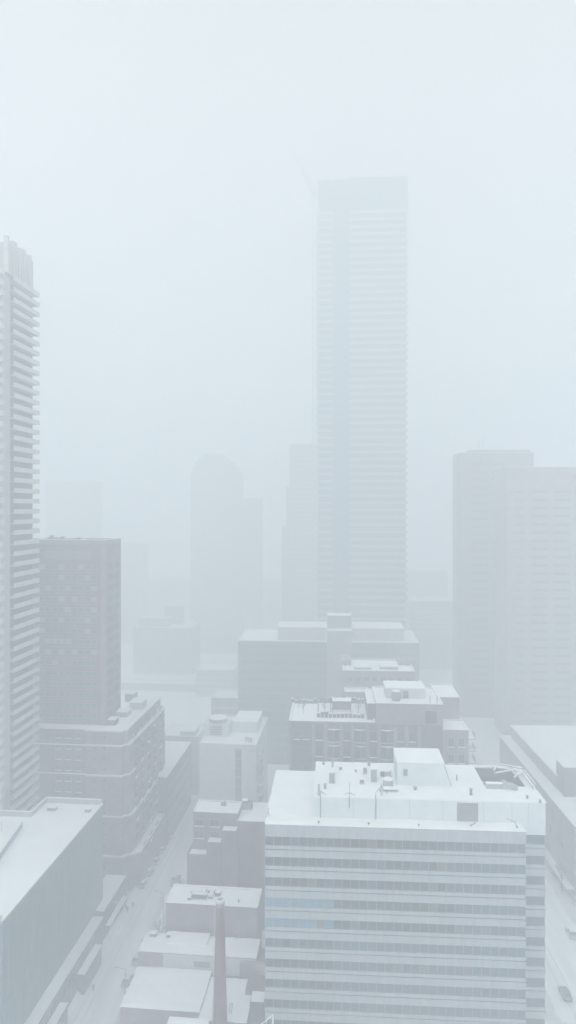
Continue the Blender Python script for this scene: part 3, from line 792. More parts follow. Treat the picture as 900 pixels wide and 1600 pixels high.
for k in range(15):
    y = 4.0+k*1.0; cr_.box(-2.6, -1.95+(.25 if k % 3 else .5), y, y+(.55 if k % 3 else .8), zL, fl_.z(407, -2, ysd)+(1.2, .3, -.6, .9, -.3)[k % 5])
cr_.build('crown_fin', 'concl', rL)
MB().box(wL, -2.7, 4, ysd-.2, zL, fl_.z(410, -2, ysd)).build('crown_wall', 'conc', rL)
MB().box(-1.89, -.05, 1.0, ysd+.1, zL-.2, zL+.12).build('roof_slab', 'concl', rL)

# ------------------------------------------------------------------ L: brick tower at left
fm = Fr(555, 166, 199.5)
rM = fm.root('brick_tower', 'broad brick tower with rows of small windows beside the white balcony tower', 'tower')
zM = fm.z(851); wM = fm.x(47); dM = 12.4
block(rM, wM, 0, 0, dM, 0, zM, 'brick', 'wall', 1.3, rm='concd')
FM = 3.12
for k in range(19):
    z = zM-7.4-k*FM
    MB().box(wM, -1.9, -.16, 0, z-.95, z-.65).box(0, .16, .6, dM-.6, z-.95, z-.65).build('floor_band', 'brickp', rM)
    sp = [(wM+3.6+u*2.0, 0, z) for u in range(9)]
    windows(rM, sp, 1.6, 1.5, 'f', 'glassm', 'mull', False, .22, limit=9 if k < 10 else 0)
    MB().box(0, .06, 1.4, 5.4, z, z+1.6).box(0, .06, 6.6, 11, z, z+1.6).build('side_window', 'glassm', rM)
MB().box(-1.6, .2, -.2, -.001, 0, zM-.4).build('corner_pier', 'brickp', rM)
MB().box(fm.x(68), fm.x(142), -.1, 0, zM-4.4, zM-1.9).build('louvre', 'concd', rM)
for k, (a, lab) in enumerate(((84, 'left one of three low vents on the brick tower'), (101, 'middle one of three low vents on the brick tower'), (126, 'right one of three low vents on the brick tower'))):
    t = fm.thing('roof_vent', fm.x(a, 5), 5, zM+.28, lab, 'roof vent', 'vents on the brick tower'); MB().box(-1.6, 1.6, -1, 1, 0, 1.6-.3*k).build('housing', 'concd', t, .1)
    MB().cyl(-.6, 0, 1.6-.3*k, 2.1-.3*k, .6).build('cowl', 'metald', t); MB().box(.1, 1.65, -1.05, 1.05, 1.6-.3*k, 1.72-.3*k).build('snow_cap', 'cap', t)

# ------------------------------------------------------------------ M: stepped brick mid rise on the street
fn = Fr(555, 190, 195.0)
rN = fn.root('terraced_building', 'pinkish brick mid rise with thin snow lined ledges stepping down to the left street', 'apartment building')
xl = fn.x(134); xll = fn.x(52, 1); yN = 36
zs = [fn.z(p) for p in (1142, 1165, 1212, 1276, 1338)]
def foot(ext, yend): return [(xl, 0), (0, 0), (.4+ext*.3, 1.2), (1.6+ext*.3, 1.6), (1.8+ext, 3.5), (1.8+ext, yend), (-6.2, yend), (-6.2, 3.9), (xl, 3.9)]
tiers = [(zs[0], zs[1], -.9, yN), (zs[1], zs[2], 0, yN+1.5), (zs[2], zs[3], 0.1, yN+2), (zs[3], zs[4], .5, yN+3), (zs[4], 0, 2.6, yN+4)]
for zt, zb_, ext, ye in tiers:
    MB().prism(foot(ext, ye), zb_, zt-.001).build('wall', 'brickp', rN)
    o = MB().prism(offset(foot(ext, ye), .22), zt-.5, zt-.12).build('ledge', 'concl', rN)
    MB().prism(offset(foot(ext, ye), .30), zt-.119, zt+.10).build('ledge_snow', 'cap', o)
MB().box(xll, xl-.02, 1, 3.9, 0, zs[0]-.001).build('left_wing', 'brick', rN)
for zt in (zs[0], zs[1]-.4, zs[2]-.2): MB().box(xll, xl-.02, .8, .99, zt-.3, zt).build('ledge', 'cap', rN)
snowfield(xll+.3, xl-.5, 1.1, 3.8, zs[0], zs[0]+.25, rN)
par = foot(-.9, yN)
MB().prism(offset(par, -.9), zs[0]+.1, zs[0]+.13).build('roof_snow', 'snow', rN)
windows(rN, [(fn.x(163), 0, zs[0]-2.6-k*3.1) for k in range(14)], 1.0, 1.2, 'f', 'glass', 'mull')
windows(rN, [(fn.x(148), 0, zs[0]-2.6-k*3.1) for k in range(14)], .8, 1.0, 'f', 'brickd', 'brickp')
windows(rN, [(u, 1, zs[0]-2.9-k*3.1) for k in range(13) for u in (xl-2.6, xl-5.6, xl-8.6)], 1.7, 1.5, 'f', 'glassm', 'mull', True)
for i in range(5):
    for k in range(12):
        z = zs[0]-3.4-k*3.1; ext = 1.8-.9
        for (zt, zb_, e_, ye) in tiers:
            if zb_ <= z < zt: ext = 1.8+e_
        y = 6.0+i*6.3
        o = MB().box(ext+.001, ext+.05, y, y+3.4, z+.2, z+2.3, 1).box(ext, ext+.9, y-.2, y+3.6, z-.08, z+.08, 0).box(ext+.84, ext+.9, y-.2, y+3.6, z+.08, z+.95, 2)
        o = o.build('balcony', ['conc', 'glass', 'metald'], rN)
        if (i*7+k*3) % 4 == 0: MB().box(ext+.1, ext+.8, y, y+3.4, z+.08, z+.3).build('balcony_snow', 'cap', o)
# roof terrace clutter
for a, y, w_, d_, h_, m_, lab in ((174, 4, 2.2, 3.0, 1.6, 'brickd', 'dark roof hatch at the front of the stepped brick roof'), (190, 12, 3.4, 4, 1.5, 'conc', 'grey plant box in the middle of the stepped brick roof'),
        (212, 20, 4.0, 5, 2.2, 'conc', 'snow topped plant box towards the rear of the stepped brick roof'), (202, 28, 3.0, 4, 2.6, 'brickp', 'brick stair box at the rear of the stepped brick roof')):
    t = fn.thing('roof_box', min(-2.4, fn.x(a, y)), y, zs[0]+.12, lab, 'roof box', 'boxes on the stepped brick roof')
    MB().box(-w_/2, w_/2, 0, d_, 0, h_).build('housing', m_, t); MB().box(-w_/2-.1, w_/2+.1, -.1, d_+.1, h_, h_+.22).build('snow_cap', 'cap', t)
gr = MB()
for k in range(22):
    a = Vector((.55, 4+k*1.4, zs[0]+.12)); gr.tube(a, a+Vector((0, 0, .9)), .035)
gr.tube((.55, 4, zs[0]+1.0), (.55, 33.4, zs[0]+1.0), .05); gr.build('guard_rail', 'metal', rN)
# beyond it: low white roofed hall and the block behind
fo = Fr(555, 260, 222.0); rO = fo.root('low_hall', 'low flat roofed hall with a bright snowy roof just beyond the stepped brick building', 'building')
zO = fo.z(1215); dO = fo.y(1160, zO)
MB().box(-24, 0, 0, dO, 0, zO).build('wall', 'brickd', rO); snowfield(-24, .1, -.1, dO, zO, zO+.3, rO)
windows(rO, [(0, 3+u*3.4, z) for u in range(9) for z in (3.5, 8, 12.5, 17)], 1.8, 1.8, 'r', 'glass', 'mull')
fp_ = Fr(555, 309, 262.0); rP = fp_.root('low_block', 'low block with a boxed snowy roof behind the bright roofed hall', 'building')
zP = fp_.z(1153); block(rP, fp_.x(252), 0, 0, 14, 0, zP, 'conc', 'wall', .4)
addbox(fp_, rP, 281, 304, 1143, 1158, zP+.3, .6, 8, 'conc')

# ------------------------------------------------------------------ N: glassy building lower left
fq = Fr(555, 4, 127.0); rQ = fq.root('glass_building', 'glass walled building with a large plain snow roof at the lower left', 'office building')
zQ = fq.z(1435); dQ = fq.y(1253, zQ); wQ = -26
xr = fq.x(50, fq.y(1276, zQ)); ys_ = fq.y(1276, zQ); xr2 = fq.x(72, dQ)
MB().prism([(wQ, 0), (0, 0), (0, dQ), (xr2, dQ), (xr2, ys_), (wQ, ys_)], 0, zQ-.9).build('wall', 'curtain', rQ)
MB().box(wQ, -.3, .3, ys_-.3, zQ-.899, zQ-.7).box(xr2+.3, -.3, ys_-.29, dQ-.3, zQ-.899, zQ-.7).build('roof_snow', 'snow', rQ)
pa = MB(); ps = MB()
for x0, x1, y0, y1 in ((-.3, .05, -.05, dQ+.05), (xr2, -.3, dQ-.3, dQ+.05), (xr2, xr2+.3, ys_, dQ-.3), (wQ, xr2, ys_-.3, ys_), (wQ, -.3, -.05, .3)):
    low = (x0 == -.3)
    pa.box(x0, x1, y0, y1, zQ-.898, zQ-(.45 if low else -.55), 0); ps.box(x0-.04, x1+.04, y0-.04, y1+.04, zQ-(.45 if low else -.55), zQ-(.45 if low else -.55)+.14)
pa.build('parapet', 'conc', rQ); ps.build('parapet_snow', 'cap', rQ)
fi_ = MB(); rnd = random.Random(5)
y = .4
while y < dQ-.2:
    fi_.box(0.0, .07, y, y+.05, 8.6, zQ-1.2, 0); y += .95

for k in range(34):
    yy = .4+.95*rnd.randint(0, int(dQ/.95)-2); zz = 8.5+3.6*rnd.randint(0, 4); fi_.box(.001, .03, yy+.1, yy+.85, zz+.1, zz+3.2, 1)
fi_.build('curtain_wall', ['rib', 'rib'], rQ)
# podium ledge at street
MB().box(.2, 2.6, -20, dQ-7, 0, 8.0).build('podium', 'concd', rQ); MB().box(.16, 2.75, -20, dQ-6.9, 8.0, 8.25).build('podium_snow', 'snow', rQ)
for y0_, y1_ in ((28, 38.5), (7, 19)):
    MB().box(2.61, 4.3, y0_, y1_, 0, 4.6).build('entrance_bay', 'concd', rQ); snowfield(2.61, 4.4, y0_-.05, y1_+.05, 4.6, 4.85, rQ)
windows(rQ, [(2.6, y, 4.2) for y in [-16+4.5*k for k in range(13)]], 3.4, 2.6, 'r', 'glass', 'mull')
# guard screens and boxes on that roof
t = fq.thing('glass_screen', 0, 0, zQ-.7, 'low glass guard screen crossing the left of the large snow roof', 'glass screen')
p0 = (fq.x(0, 12), 12); p1 = (fq.x(36, 30), 30)
def segbox(b, p, q, th, z0, z1, m=0):
    p = Vector(p); q = Vector(q); d = (q-p).normalized(); nrm = Vector((-d.y, d.x))*th/2
    b.prism([tuple(p-nrm), tuple(q-nrm), tuple(q+nrm), tuple(p+nrm)], z0, z1, m)
ya, yb_ = fq.y(1350, zQ-.7, -19), fq.y(1294, zQ-.7, -15)
pA = (fq.x(-6, ya), ya); pB = (fq.x(35, yb_), yb_)
sg = MB(); segbox(sg, pA, pB, .05, .1, 1.5); sg.build('glass_panel', 'glassb', t)
po = MB()
for k in range(7):
    q = Vector(pA).lerp(Vector(pB), k/6); po.tube((q.x, q.y, 0), (q.x, q.y, 1.6), .05)
po.build('post', 'metal', t)
for a, py, w_, lab in ((80, 1269, 2.2, 'dark low roof unit by the rear parapet of the large snow roof'), (136, 1269, 1.4, 'small dark roof unit in the rear right corner of the large snow roof')):
    y = fq.y(py, zQ-.7, -6); t = fq.thing('roof_unit', fq.x(a, y), y, zQ-.7, lab, 'roof unit', 'units on the large snow roof')
    MB().box(-w_/2, w_/2, 0, 1.2, 0, .8).build('housing', 'concd', t, .05); MB().box(-w_/2-.03, w_/2+.03, -.03, 1.23, .8, .92).build('snow_cap', 'cap', t)
t = fq.thing('stair_frame', fq.x(6, 36), 34, zQ-.7, 'slatted steel plant screen at the far left of the large snow roof', 'plant screen')
fx = MB()
for k in range(10): fx.box(-5+k*.6, -4.9+k*.6, 0, .12, 0, 2.4)
fx.build('slat', 'metal', t); MB().box(-5.1, 1.0, -.05, .2, 2.4, 2.6).build('top_rail', 'cap', t)
# O: low shop beyond
fo2 = Fr(555, 162, 172.5); rO2 = fo2.root('shop_building', 'single storey shop with a wedge of snowy roof between glass building and brick mid rise', 'shop')
zz = fo2.z(1424); MB().box(-5.5, 0, 0, 16.5, 0, zz).build('wall', 'brickd', rO2); snowfield(-5.5, .12, -.1, 16.6, zz, zz+.3, rO2)
windows(rO2, [(0, 2.5+3.4*k, 1.0) for k in range(5)], 2.6, 2.6, 'r', 'glass', 'mull')
MB().box(.01, 1.3, 1, 14, 3.9, 4.1).build('awning', 'concd', rO2); MB().box(.05, 1.35, 1, 14, 4.1, 4.25).build('awning_snow', 'snow', rO2)

# ------------------------------------------------------------------ P: right side of the left street, near to far
# P5 pale slab
f5 = Fr(555, 312, 215.0); r5 = f5.root('pale_tower', 'pale rendered apartment slab with one column of dark windows and rooftop tanks', 'apartment building')
z5 = f5.z(1164); x5 = f5.x(400); d5 = f5.y(1121, z5)
block(r5, 0, x5, 0, d5, 0, z5, 'panel2', 'wall', .5)
windows(r5, [(f5.x(372.5), 0, z5-3.5-2.9*k) for k in range(11)], 1.75, 1.9, 'f', 'glass', 'metald')
MB().box(f5.x(368)-.1, f5.x(377)+.1, -.02, 0, 1, z5-.8).build('recess_strip', 'panel', r5)
for k in range(10):
    z = z5-3.4-2.9*k
    MB().box(x5+.01, x5+1.6, 2, 6, z, z+.2).box(x5+1.5, x5+1.6, 2, 6, z+.2, z+1.1).build('balcony', 'concl', r5)
addbox(f5, r5, 365, 402, 1128, 1149, z5+.3, 12, 12, 'panel2', 'penthouse')
t = f5.thing('cooling_tower', f5.x(338, 8), 9, z5+.28, 'ring shaped snow rimmed cooling tower on the pale slab roof', 'cooling tower')
MB().box(-4.2, 4.2, -1.5, 5, 0, 4.0).build('housing', 'panel2', t); MB().cyl(0, 1.8, 4.0, 5.2, 3.0, 3.0, 20).build('fan_ring', 'concd', t); MB().cyl(0, 1.8, 5.2, 5.4, 3.05, 2.9, 20).build('snow_cap', 'cap', t)
lv = MB()
for k in range(6): lv.box(-2, 2, -1.56, -1.5, .5+k*.55, .8+k*.55)
lv.build('louvre', 'metald', t)
for a, y, lab in ((386, 4, 'left one of two round vents near the pale slab roof edge'), (391, 3, 'right one of two round vents near the pale slab roof edge')):
    t = f5.thing('roof_vent', f5.x(a, y), y, z5+.28, lab, 'roof vent', 'vents on the pale slab'); MB().cyl(0, 0, 0, 1.6, .6).build('drum', 'metal', t); MB().cyl(0, 0, 1.6, 1.75, .63).build('snow_cap', 'cap', t)
# P4 brick with stepped terraces
f4 = Fr(555, 302, 180.0); r4 = f4.root('brick_building', 'pinkish brick building with three small terraces stepping down towards the left street', 'building')
z4 = f4.z(1270); d4 = f4.y(1252, z4); xa = f4.x(371); xb_ = f4.x(430)
MB().box(0, xa, 0, d4, 0, z4).build('wall', 'brick', r4); roofing(r4, 0, xa, 0, d4, z4, .3, wallm='brick')
zz4 = z4-1.6
MB().box(xa+.01, xb_, 0, d4+4, 0, zz4).build('right_wall', 'brick', r4); snowfield(xa+.05, xb_, -.1, d4+4, zz4, zz4+.3, r4)
for a, c, pt in ((346, 369, 1298), (323, 345, 1317), (294.5, 323, 1337)):
    x0, x1 = f4.x(a, -2.8), f4.x(c, -2.8); zt = f4.z(pt, 0, -3.0)
    MB().box(x0, x1, -3.0, -.01, 0, zt).build('terrace', 'brick', r4)
    MB().box(x0+.15, x1-.15, -2.85, -.1, zt, zt+.25).build('terrace_snow', 'snow', r4)
    MB().box(x0, x1, -3.0, -2.86, zt+.001, zt+.4).build('terrace_parapet', 'brickp', r4)
windows(r4, [(f4.x(p), 0, f4.z(q)) for p in (311, 335) for q in (1290, 1309)], 2.6, 1.9, 'f', 'glass', 'mull', True)
MB().box(f4.x(295), -.01, -1.8, d4, 0, f4.z(1337, 0, -3.0)-.02).build('side_wing', 'brick', r4)
for a, y, lab in ((349, 4, 'left grey roof box on the stepped brick building'), (385, 6, 'large dark roof unit on the stepped brick building')):
    t = f4.thing('roof_unit', f4.x(a, y), y, (z4 if a < 371 else zz4)+.28, lab, 'roof unit', 'units on the stepped brick building')
    q = 1 if a < 371 else 2.0; MB().box(-q*.7, q*.7, 0, q, 0, q*.9).build('housing', 'concd', t, .05); MB().cyl(0, q/2, q*.9, q*1.15, q*.45).build('fan', 'metald', t); MB().box(-q*.6, q*.1, .1, q*.8, q*1.15, q*1.25).build('snow_cap', 'cap', t)
# P3
f3 = Fr(555, 259, 156.0); r3 = f3.root('brick_building', 'square low brick building with a parapet roof crowded with snowy ducts', 'building')
z3_ = f3.z(1412); d3 = f3.y(1384, z3_); x3 = f3.x(402)
MB().box(0, x3, 0, d3, 0, z3_).build('wall', 'brickp', r3); roofing(r3, 0, x3, 0, d3, z3_, .25, wallm='brickp')
t = f3.thing('duct_cluster', f3.x(318, 3), 2.6, z3_+.28, 'tangle of snow covered ducts on the square brick building', 'ducts')
dc = MB(); sc_ = MB()
for x0, x1, y0, y1, h in ((-3, -.6, .6, 1.5, 1.0), (-2.6, 1.0, -.8, .2, 1.1), (-.6, .4, .2, 2.6, .8), (.7, 2.4, 1.8, 2.8, .7), (1.2, 2.2, -.4, 1.8, .6), (-3.4, -2.6, -1.3, 0.6, .45), (2.6, 3.9, .6, 2.0, .9)):
    dc.box(x0, x1, y0, y1, .12, h); sc_.box(x0+.04, x1-.04, y0+.04, y1-.04, h, h+.15)
dc.build('duct', 'slate', t, .05); sc_.build('duct_snow', 'cap', t)
vent(373, 1411, .5, .2, 'vent pipe at the front edge of the square brick building, right of the chimney', f3, z3_+.3, 'vents of the low buildings')
vent(302, 1407, .4, .25, 'vent pipe at the front edge of the square brick building, left of the chimney', f3, z3_+.3, 'vents of the low buildings')
# P2
f2 = Fr(555, 216, 149.0); r2 = f2.root('low_building', 'long low building with a two level snowy roof crossing behind the brick chimney', 'building')
z2_ = f2.z(1486); x2 = f2.x(400)
d2 = 6.3
MB().box(0, x2, 0, d2, 0, z2_).build('wall', 'brickp', r2); snowfield(-.1, x2+.1, -.1, d2+.05, z2_, z2_+.3, r2)
MB().box(f2.x(262, 2), f2.x(322, 2), 2.4, 6.2, z2_+.3, z2_+.9).build('snow_drift', 'snow', r2)
MB().box(f2.x(255), x2-.1, -.08, -.001, z2_-4, z2_-.2).build('render_panel', 'concl', r2)
MB().box(f2.x(303), f2.x(328), -.14, -.081, z2_-2.6, z2_-1.4).build('window', 'concd', r2)
MB().box(x2+.15, x2+4.5, -1, d2, 0, z2_-1.8).build('right_wing', 'brickd', r2)
MB().box(x2-3.3, x2+4.5, -1.4, -.3, 0, z2_-.3).build('stepped_front', 'brickp', r2)
for a, lab in ((239, 'left one of two low boxes at the rear of the long low roof'), (265, 'right one of two low boxes at the rear of the long low roof')):
    t = f2.thing('roof_box', f2.x(a, 4.8), 4.6, z2_+.28, lab, 'roof box', 'boxes on the long low roof'); MB().box(-.75, .75, 0, 1, 0, .7).build('housing', 'concd', t); MB().box(-.8, .8, -.05, 1.05, .7, .85).build('snow_cap', 'cap', t)
vent(369, 1466, 1.2, .12, 'thin vent pipe on the long low roof right of the chimney', f2, z2_+.3, 'vents of the low buildings')
# P1
f1 = Fr(555, 188, 136.6); r1 = f1.root('low_building', 'nearest low building with a broad plain snowy roof beside the left street', 'building')
z1_ = f1.z(1573); x1a = f1.x(311); d1 = f1.y(1503, z1_)
MB().box(0, x1a, 0, d1-1.6, 0, z1_).build('wall', 'brickp', r1); snowfield(-.1, x1a+.1, -.1, d1-1.6, z1_, z1_+.3, r1)
MB().box(x1a+.02, f1.x(386), -1.2, d1-2.8, 0, z1_-.5).build('right_wall', 'brickp', r1)
snowfield(x1a+.11, f1.x(386)+.1, -1.3, d1-2.8, z1_-.5, z1_-.2, r1)
xr = f1.x(386)
MB().box(xr+.11, xr+3.0, 3.0, d1-2.6, 0, z1_+.6).build('stepped_wall', 'brickd', r1); MB().box(xr-1.3, xr+.1, 6.0, d1-3, z1_-.2, z1_+.8).build('stepped_wall', 'brickd', r1)
snowfield(xr+.2, xr+2.9, 3.1, 6, z1_+.6, z1_+.75, r1)
t = f1.thing('roof_ladder', f1.x(360, 1), .6, z1_-.2, 'small steel hatch frame on the snow right of the chimney', 'hatch frame')
lb = MB().tube((-.25, 0, 0), (-.25, 1.6, .9), .05).tube((.25, 0, 0), (.25, 1.6, .9), .05)
lb.build('rail', 'metald', t); lb = MB()
for k in range(5): lb.tube((-.25, .25+.3*k, .15+.17*k), (.25, .25+.3*k, .15+.17*k), .035)
lb.build('rung', 'metald', t)
MB().box(-.02, x1a, -.06, -.001, 3.0, 3.4).build('string_course', 'concl', r1)
windows(r1, grid(1, x1a-1, 6, 4.6, 3, 1), 1.4, 1.5, 'f', 'glass', 'mull')
# lower annexes right in front
fx_ = Fr(555, 262, 127.0); rx = fx_.root('annex', 'small annex roof peeking in at the bottom edge left of the chimney', 'annex')
zz = fx_.z(1600); MB().box(0, 7.5, 0, 1.5, 0, zz).build('wall', 'brickp', rx); snowfield(-.1, 7.6, -.1, 1.6, zz, zz+.3, rx)
# chimney
tch = Fr(555, 344, 132.0); zc0 = tch.z(1405); rc = tch.root('brick_chimney', 'tall tapering red brick factory chimney with a snowy rim', 'chimney')
def sqtaper(b, x, y, z0, z1, r0, r1, m=0): b.cyl(x, y, z0, z1, r0, r1, 24, m)
b = MB(); b.cyl(0, 0, 0, zc0-1.3, 1.62, .80, 24); b.build('stack', 'brickc', rc)
MB().cyl(0, 0, zc0-1.3, zc0-.5, .84, .88, 24).build('collar', 'concd', rc)
rim = MB(); n = 24
for k in range(n):
    a0, a1 = 2*math.pi*k/n, 2*math.pi*(k+1)/n; i = len(rim.v)
    for r0_, z0_ in ((.92, zc0-.5), (.92, zc0), (.62, zc0), (.62, zc0-1.2)):
        rim.v += [(r0_*math.cos(a0), r0_*math.sin(a0), z0_), (r0_*math.cos(a1), r0_*math.sin(a1), z0_)]
    for q in range(3): rim.f.append([i+2*q, i+2*q+1, i+2*q+3, i+2*q+2]); rim.mi.append(0 if q != 1 else 1)
rim.build('rim', ['concl', 'cap'], rc)
MB().cyl(0, 0, zc0-1.25, zc0-1.15, .62, .62, 24).build('flue', 'black', rc)
pi_ = MB().tube((-1.68, -.5, 0), (-.95, -.4, zc0-1.6), .07).build('pipe', 'concl', rc)
# near roof with white handrail corner, bottom edge beside A
fy = Fr(518, 398, 120.0); ry = fy.root('railed_annex', 'snow white handrail of a nearby annex poking up at the bottom edge', 'annex')
zz = fy.z(1606); MB().box(0, 4.2, -8, 0, 0, zz).build('wall', 'conc', ry)
xh = fy.x(427); zh = fy.z(1583)
h = MB().tube((xh, -.2, zz), (xh, -.2, zh), .09).tube((xh, -.2, zh), (xh-2.4, -.2, fy.z(1601)), .08).tube((xh-1.2, -.2, zz), (xh-1.2, -.2, (zh+fy.z(1601))/2), .06).tube((xh, -.2, zh), (xh, -3, zh), .07)
h.build('handrail', 'cap', ry)

# ------------------------------------------------------------------ street life
def make_car(label, paint='cargrey', snow=True):
    t = bpy.data.objects.new('parked_car', None); COL.objects.link(t)
    prof = [(-2.2, .35), (-2.25, .75), (-2.1, .92), (-1.3, 1.0), (1.25, .98), (2.1, .85), (2.25, .65), (2.2, .35)]
    def ext(pr, w0, w1, zs=None):
        b = MB(); n = len(pr); b.v = [(-w0, y, z) for y, z in pr]+[(w1, y, z) for y, z in pr]
        b.f = [list(range(n)), list(range(2*n-1, n-1, -1))]+[[k+n, (k+1) % n+n, (k+1) % n, k] for k in range(n)]; b.mi = [0]*len(b.f); return b
    ext(prof, .88, .88).build('body', paint, t, .08)
    cab = [(-1.6, .99), (-1.15, 1.42), (.35, 1.45), (1.1, .99)]
    ext(cab, .76, .76).build('cabin_glass', 'glass', t, .04)
    ext([(-1.05, 1.4), (-1.0, 1.5), (.3, 1.52), (.35, 1.42)], .74, .74).build('roof', paint, t, .03)
    for x in (-.8, .8):
        for y in (-1.4, 1.35): MB().tube((x-.1, y, .33), (x+.1, y, .33), .33, n=14).build('wheel', 'black', t)
    if snow:
        ext([(-1.1, 1.51), (-1.0, 1.68), (.25, 1.68), (.35, 1.5)], .7, .7).build('snow_cap', 'snow', t, .06)
        ext([(1.2, 1.0), (1.25, 1.1), (2.0, 1.0), (2.1, .88)], .75, .75).build('bonnet_snow', 'snow', t, .04)
    for x in (-.65, .65): MB().box(x-.15, x+.15, 2.18, 2.24, .6, .75).build('headlight', 'blind', t)
    return t
def at_street(vp, xo, Y): return Vector((xo + Y*(vp-450)/FPX, Y, .03))
ang5 = -math.atan((555-450)/FPX); angR = -math.atan((486-450)/FPX)
car = make_car('x')
spots = [(555, -62.0, 199, 'nearest snow topped car in the parked row along the brick mid rise', 'cars parked along the left kerb'),
         (555, -62.0, 205.5, 'second car from the front in the parked row along the brick mid rise', 'cars parked along the left kerb'),
         (555, -62.0, 212, 'third car from the front in the parked row along the brick mid rise', 'cars parked along the left kerb'),
         (555, -62.0, 219, 'fourth car from the front in the parked row along the brick mid rise', 'cars parked along the left kerb'),
         (555, -62.0, 226, 'farthest car of the parked row along the brick mid rise', 'cars parked along the left kerb'),
         (555, -53.2, 202, 'lone snow topped car across the street from the parked row', 'cars in the left street'),
         (555, -52.9, 158.5, 'car half buried in snow at the right kerb by the two nearest low buildings', 'cars in the left street'),
         (555, -53.0, 166, 'snow covered car at the right kerb just beyond the half buried one', 'cars in the left street'),
         (555, -53.0, 173, 'snow covered car at the right kerb beside the square brick building', 'cars in the left street'),
         (555, -53.1, 233, 'distant snow covered car at the right kerb before the pale slab', 'cars in the left street'),
         (486, 67.2, 163, 'nearer snow topped car at the right edge of the right street', 'cars in the right street'),
         (486, 67.2, 176, 'farther car at the right edge of the right street', 'cars in the right street')]
for k, (vp, xo, Y, lab, gp_) in enumerate(spots):
    o = car if k == 0 else copy_tree(car)
    o.location = at_street(vp, xo, Y); o.rotation_euler = (0, 0, ang5 if vp == 555 else angR); tag(o, lab, 'car', gp_)
c2 = make_car('x', 'cardark', False); c2.location = at_street(486, 57.4, 154); c2.rotation_euler = (0, 0, angR)
tag(c2, 'dark car without snow driving in the right street below the office building', 'car', 'cars in the right street')
# delivery van by the near low building
v = bpy.data.objects.new('delivery_van', None); COL.objects.link(v); v.location = at_street(555, -48.8, 157); v.location.z = .15; v.rotation_euler = (0, 0, ang5)
tag(v, 'dark boxy van standing on the pavement beyond the nearest low building', 'van')
MB().box(-.95, .95, -2.4, 1.4, .5, 2.4).build('body', 'cargrey', v, .08); MB().prism([(-.93, 1.41), (.93, 1.41), (.85, 2.5), (-.85, 2.5)], .5, 1.3).build('bonnet', 'cargrey', v, .06)
MB().prism([(-.85, 1.41), (.85, 1.41), (.75, 1.9), (-.75, 1.9)], 1.3, 2.1).build('windscreen', 'glass', v)
MB().box(-.85, .85, -2.3, 1.2, 2.4, 2.5).build('roof_snow', 'cap', v)
for x in (-.85, .85):
    for y in (-1.6, 1.6): MB().tube((x-.12, y, .36), (x+.12, y, .36), .36, n=14).build('wheel', 'black', v)

def make_person(stride=.28):
    # one continuous skinned figure, 1.75 m
    vs = [(0,0,.93),(0,0,1.15),(0,0,1.38),(0,0,1.50),(0,.02,1.60),(0,.02,1.70),
          (-.1,0,.90),(-.12,stride*.5,.50),(-.12,stride*.6,.08),(-.12,stride*.6+.14,.04),
          (.1,0,.90),(.12,-stride*.2,.50),(.12,-stride*.9,.10),(.12,-stride*.9+.13,.04),
          (-.2,0,1.38),(-.27,-.08,1.10),(-.27,.05,.88),(-.27,.1,.78),
          (.2,0,1.38),(.27,.06,1.10),(.27,.14,.88),(.27,.18,.78)]
    es = [(0,1),(1,2),(2,3),(3,4),(4,5),(0,6),(6,7),(7,8),(8,9),(0,10),(10,11),(11,12),(12,13),(2,14),(14,15),(15,16),(16,17),(2,18),(18,19),(19,20),(20,21)]
    rs = [.17,.17,.18,.065,.10,.09,.11,.08,.055,.05,.11,.08,.055,.05,.085,.065,.05,.045,.085,.065,.05,.045]
    me = bpy.data.meshes.new('person'); me.from_pydata(vs, es, [])
    me.materials.append(M['coat'])
    o = bpy.data.objects.new('person', me); COL.objects.link(o)
    o.modifiers.new('skin', 'SKIN')
    for k, r_ in enumerate(rs): me.skin_vertices[0].data[k].radius = (r_, r_*.85)
    me.skin_vertices[0].data[0].use_root = True
    s_ = o.modifiers.new('sub', 'SUBSURF'); s_.levels = 1; s_.render_levels = 2
    h = MB(); h.cyl(0, .115, 1.60, 1.70, .055, .05, 10); h.build('face', 'skin', o)
    return o
ppl = [(555, -59.6, 155.5, .2, 'person in dark clothes walking alone down the middle of the snowy left street', None),
       (555, -62.9, 187, 1.0, 'leftmost dark clothed person of the small group by the shop corner', 'people by the shop corner'),
       (555, -62.0, 186, 2.5, 'middle dark clothed person of the small group by the shop corner', 'people by the shop corner'),
       (555, -61.2, 188, 4.0, 'rightmost dark clothed person of the small group by the shop corner', 'people by the shop corner')]
pr = make_person()
for k, (vp, xo, Y, a, lab, gp_) in enumerate(ppl):
    o = pr if k == 0 else copy_tree(pr)
    o.location = at_street(vp, xo, Y); o.rotation_euler = (0, 0, a); tag(o, lab, 'person', gp_)
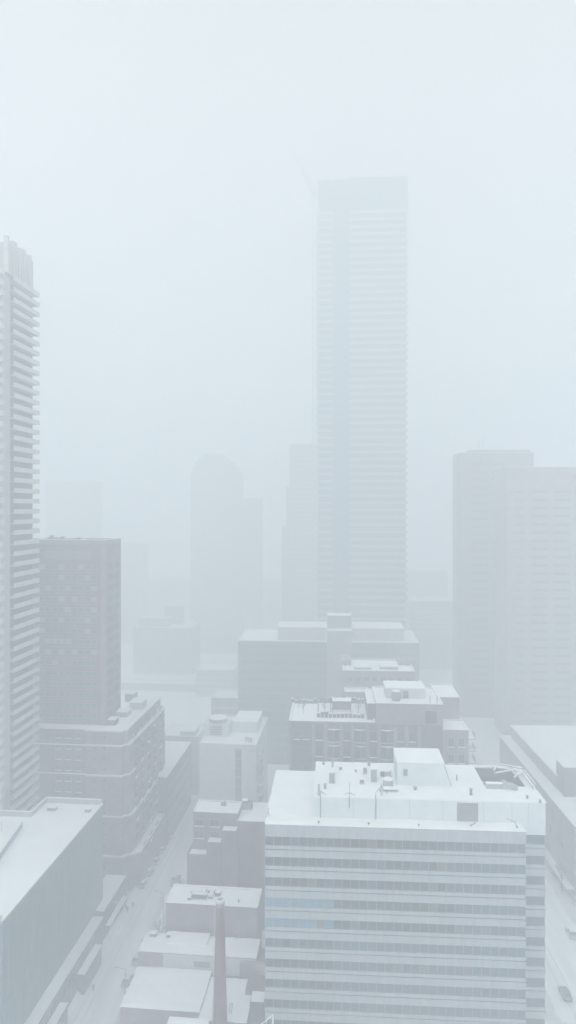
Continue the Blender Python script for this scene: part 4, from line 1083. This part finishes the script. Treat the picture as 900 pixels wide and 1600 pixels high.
# street lamps
def make_lamp():
    t = bpy.data.objects.new('street_lamp', None); COL.objects.link(t)
    MB().tube((0, 0, 0), (0, 0, 8.0), .11, .07, 8).build('pole', 'metald', t)
    MB().tube((0, 0, 7.9), (1.8, 0, 8.5), .05, .04).build('arm', 'metald', t); MB().box(1.6, 2.4, -.14, .14, 8.42, 8.56).build('lamp_head', 'metal', t, .03)
    return t
lp = make_lamp()
ls = [(555, -50.9, 151, math.pi, 'street lamp on the right pavement beside the near low buildings'), (555, -50.9, 181, math.pi, 'street lamp on the right pavement beside the stepped brick building'),
      (555, -63.5, 176, 0, 'street lamp on the left pavement by the shop'), (486, 69.3, 168, math.pi, 'street lamp at the right kerb of the right street')]
for k, (vp, xo, Y, a, lab) in enumerate(ls):
    o = lp if k == 0 else copy_tree(lp)
    o.location = at_street(vp, xo, Y); o.location.z = .14; o.rotation_euler = (0, 0, a); tag(o, lab, 'street lamp', 'street lamps')
st = make_tree(7.5, 11, 14)
tsp = [(555, -65.0, 196, 'nearest bare street tree before the brick mid rise'), (555, -65.0, 204, 'second bare street tree before the brick mid rise'), (555, -65.0, 213, 'third bare street tree before the brick mid rise'),
       (555, -65.0, 223, 'farthest bare street tree before the brick mid rise'), (555, -49.4, 172, 'bare street tree opposite, beside the stepped brick building'), (555, -49.4, 192, 'bare street tree opposite, before the pale slab'),
       (486, 72.0, 182, 'nearer bare tree by the long low building in the right street'), (486, 72.0, 196, 'farther bare tree by the long low building in the right street')]
for k, (vp, xo, Y, lab) in enumerate(tsp):
    o = st if k == 0 else copy_tree(st)
    o.location = at_street(vp, xo, Y); o.location.z = .13; o.rotation_euler.z = k*1.3; s_ = .85+.08*(k % 4); o.scale = (s_, s_, s_); tag(o, lab, 'tree', 'bare street trees')

# ------------------------------------------------------------------ haze
hm = bpy.data.materials.new('haze'); hm.use_nodes = True; n = hm.node_tree; n.nodes.clear()
out = n.nodes.new('ShaderNodeOutputMaterial'); pv = n.nodes.new('ShaderNodeVolumePrincipled')
pv.inputs['Color'].default_value = (0.918, 0.9365, 0.958, 1); pv.inputs['Density'].default_value = HAZE_DENSITY
pv.inputs['Anisotropy'].default_value = 0.5
n.links.new(pv.outputs[0], out.inputs['Volume']); M['haze'] = hm
hz = MB().box(-1320, 1320, -270, 1520, -1, 330).build('haze', 'haze')
tag(hz, 'even pale blue snow fog filling the air of the city', 'haze', kind='stuff')
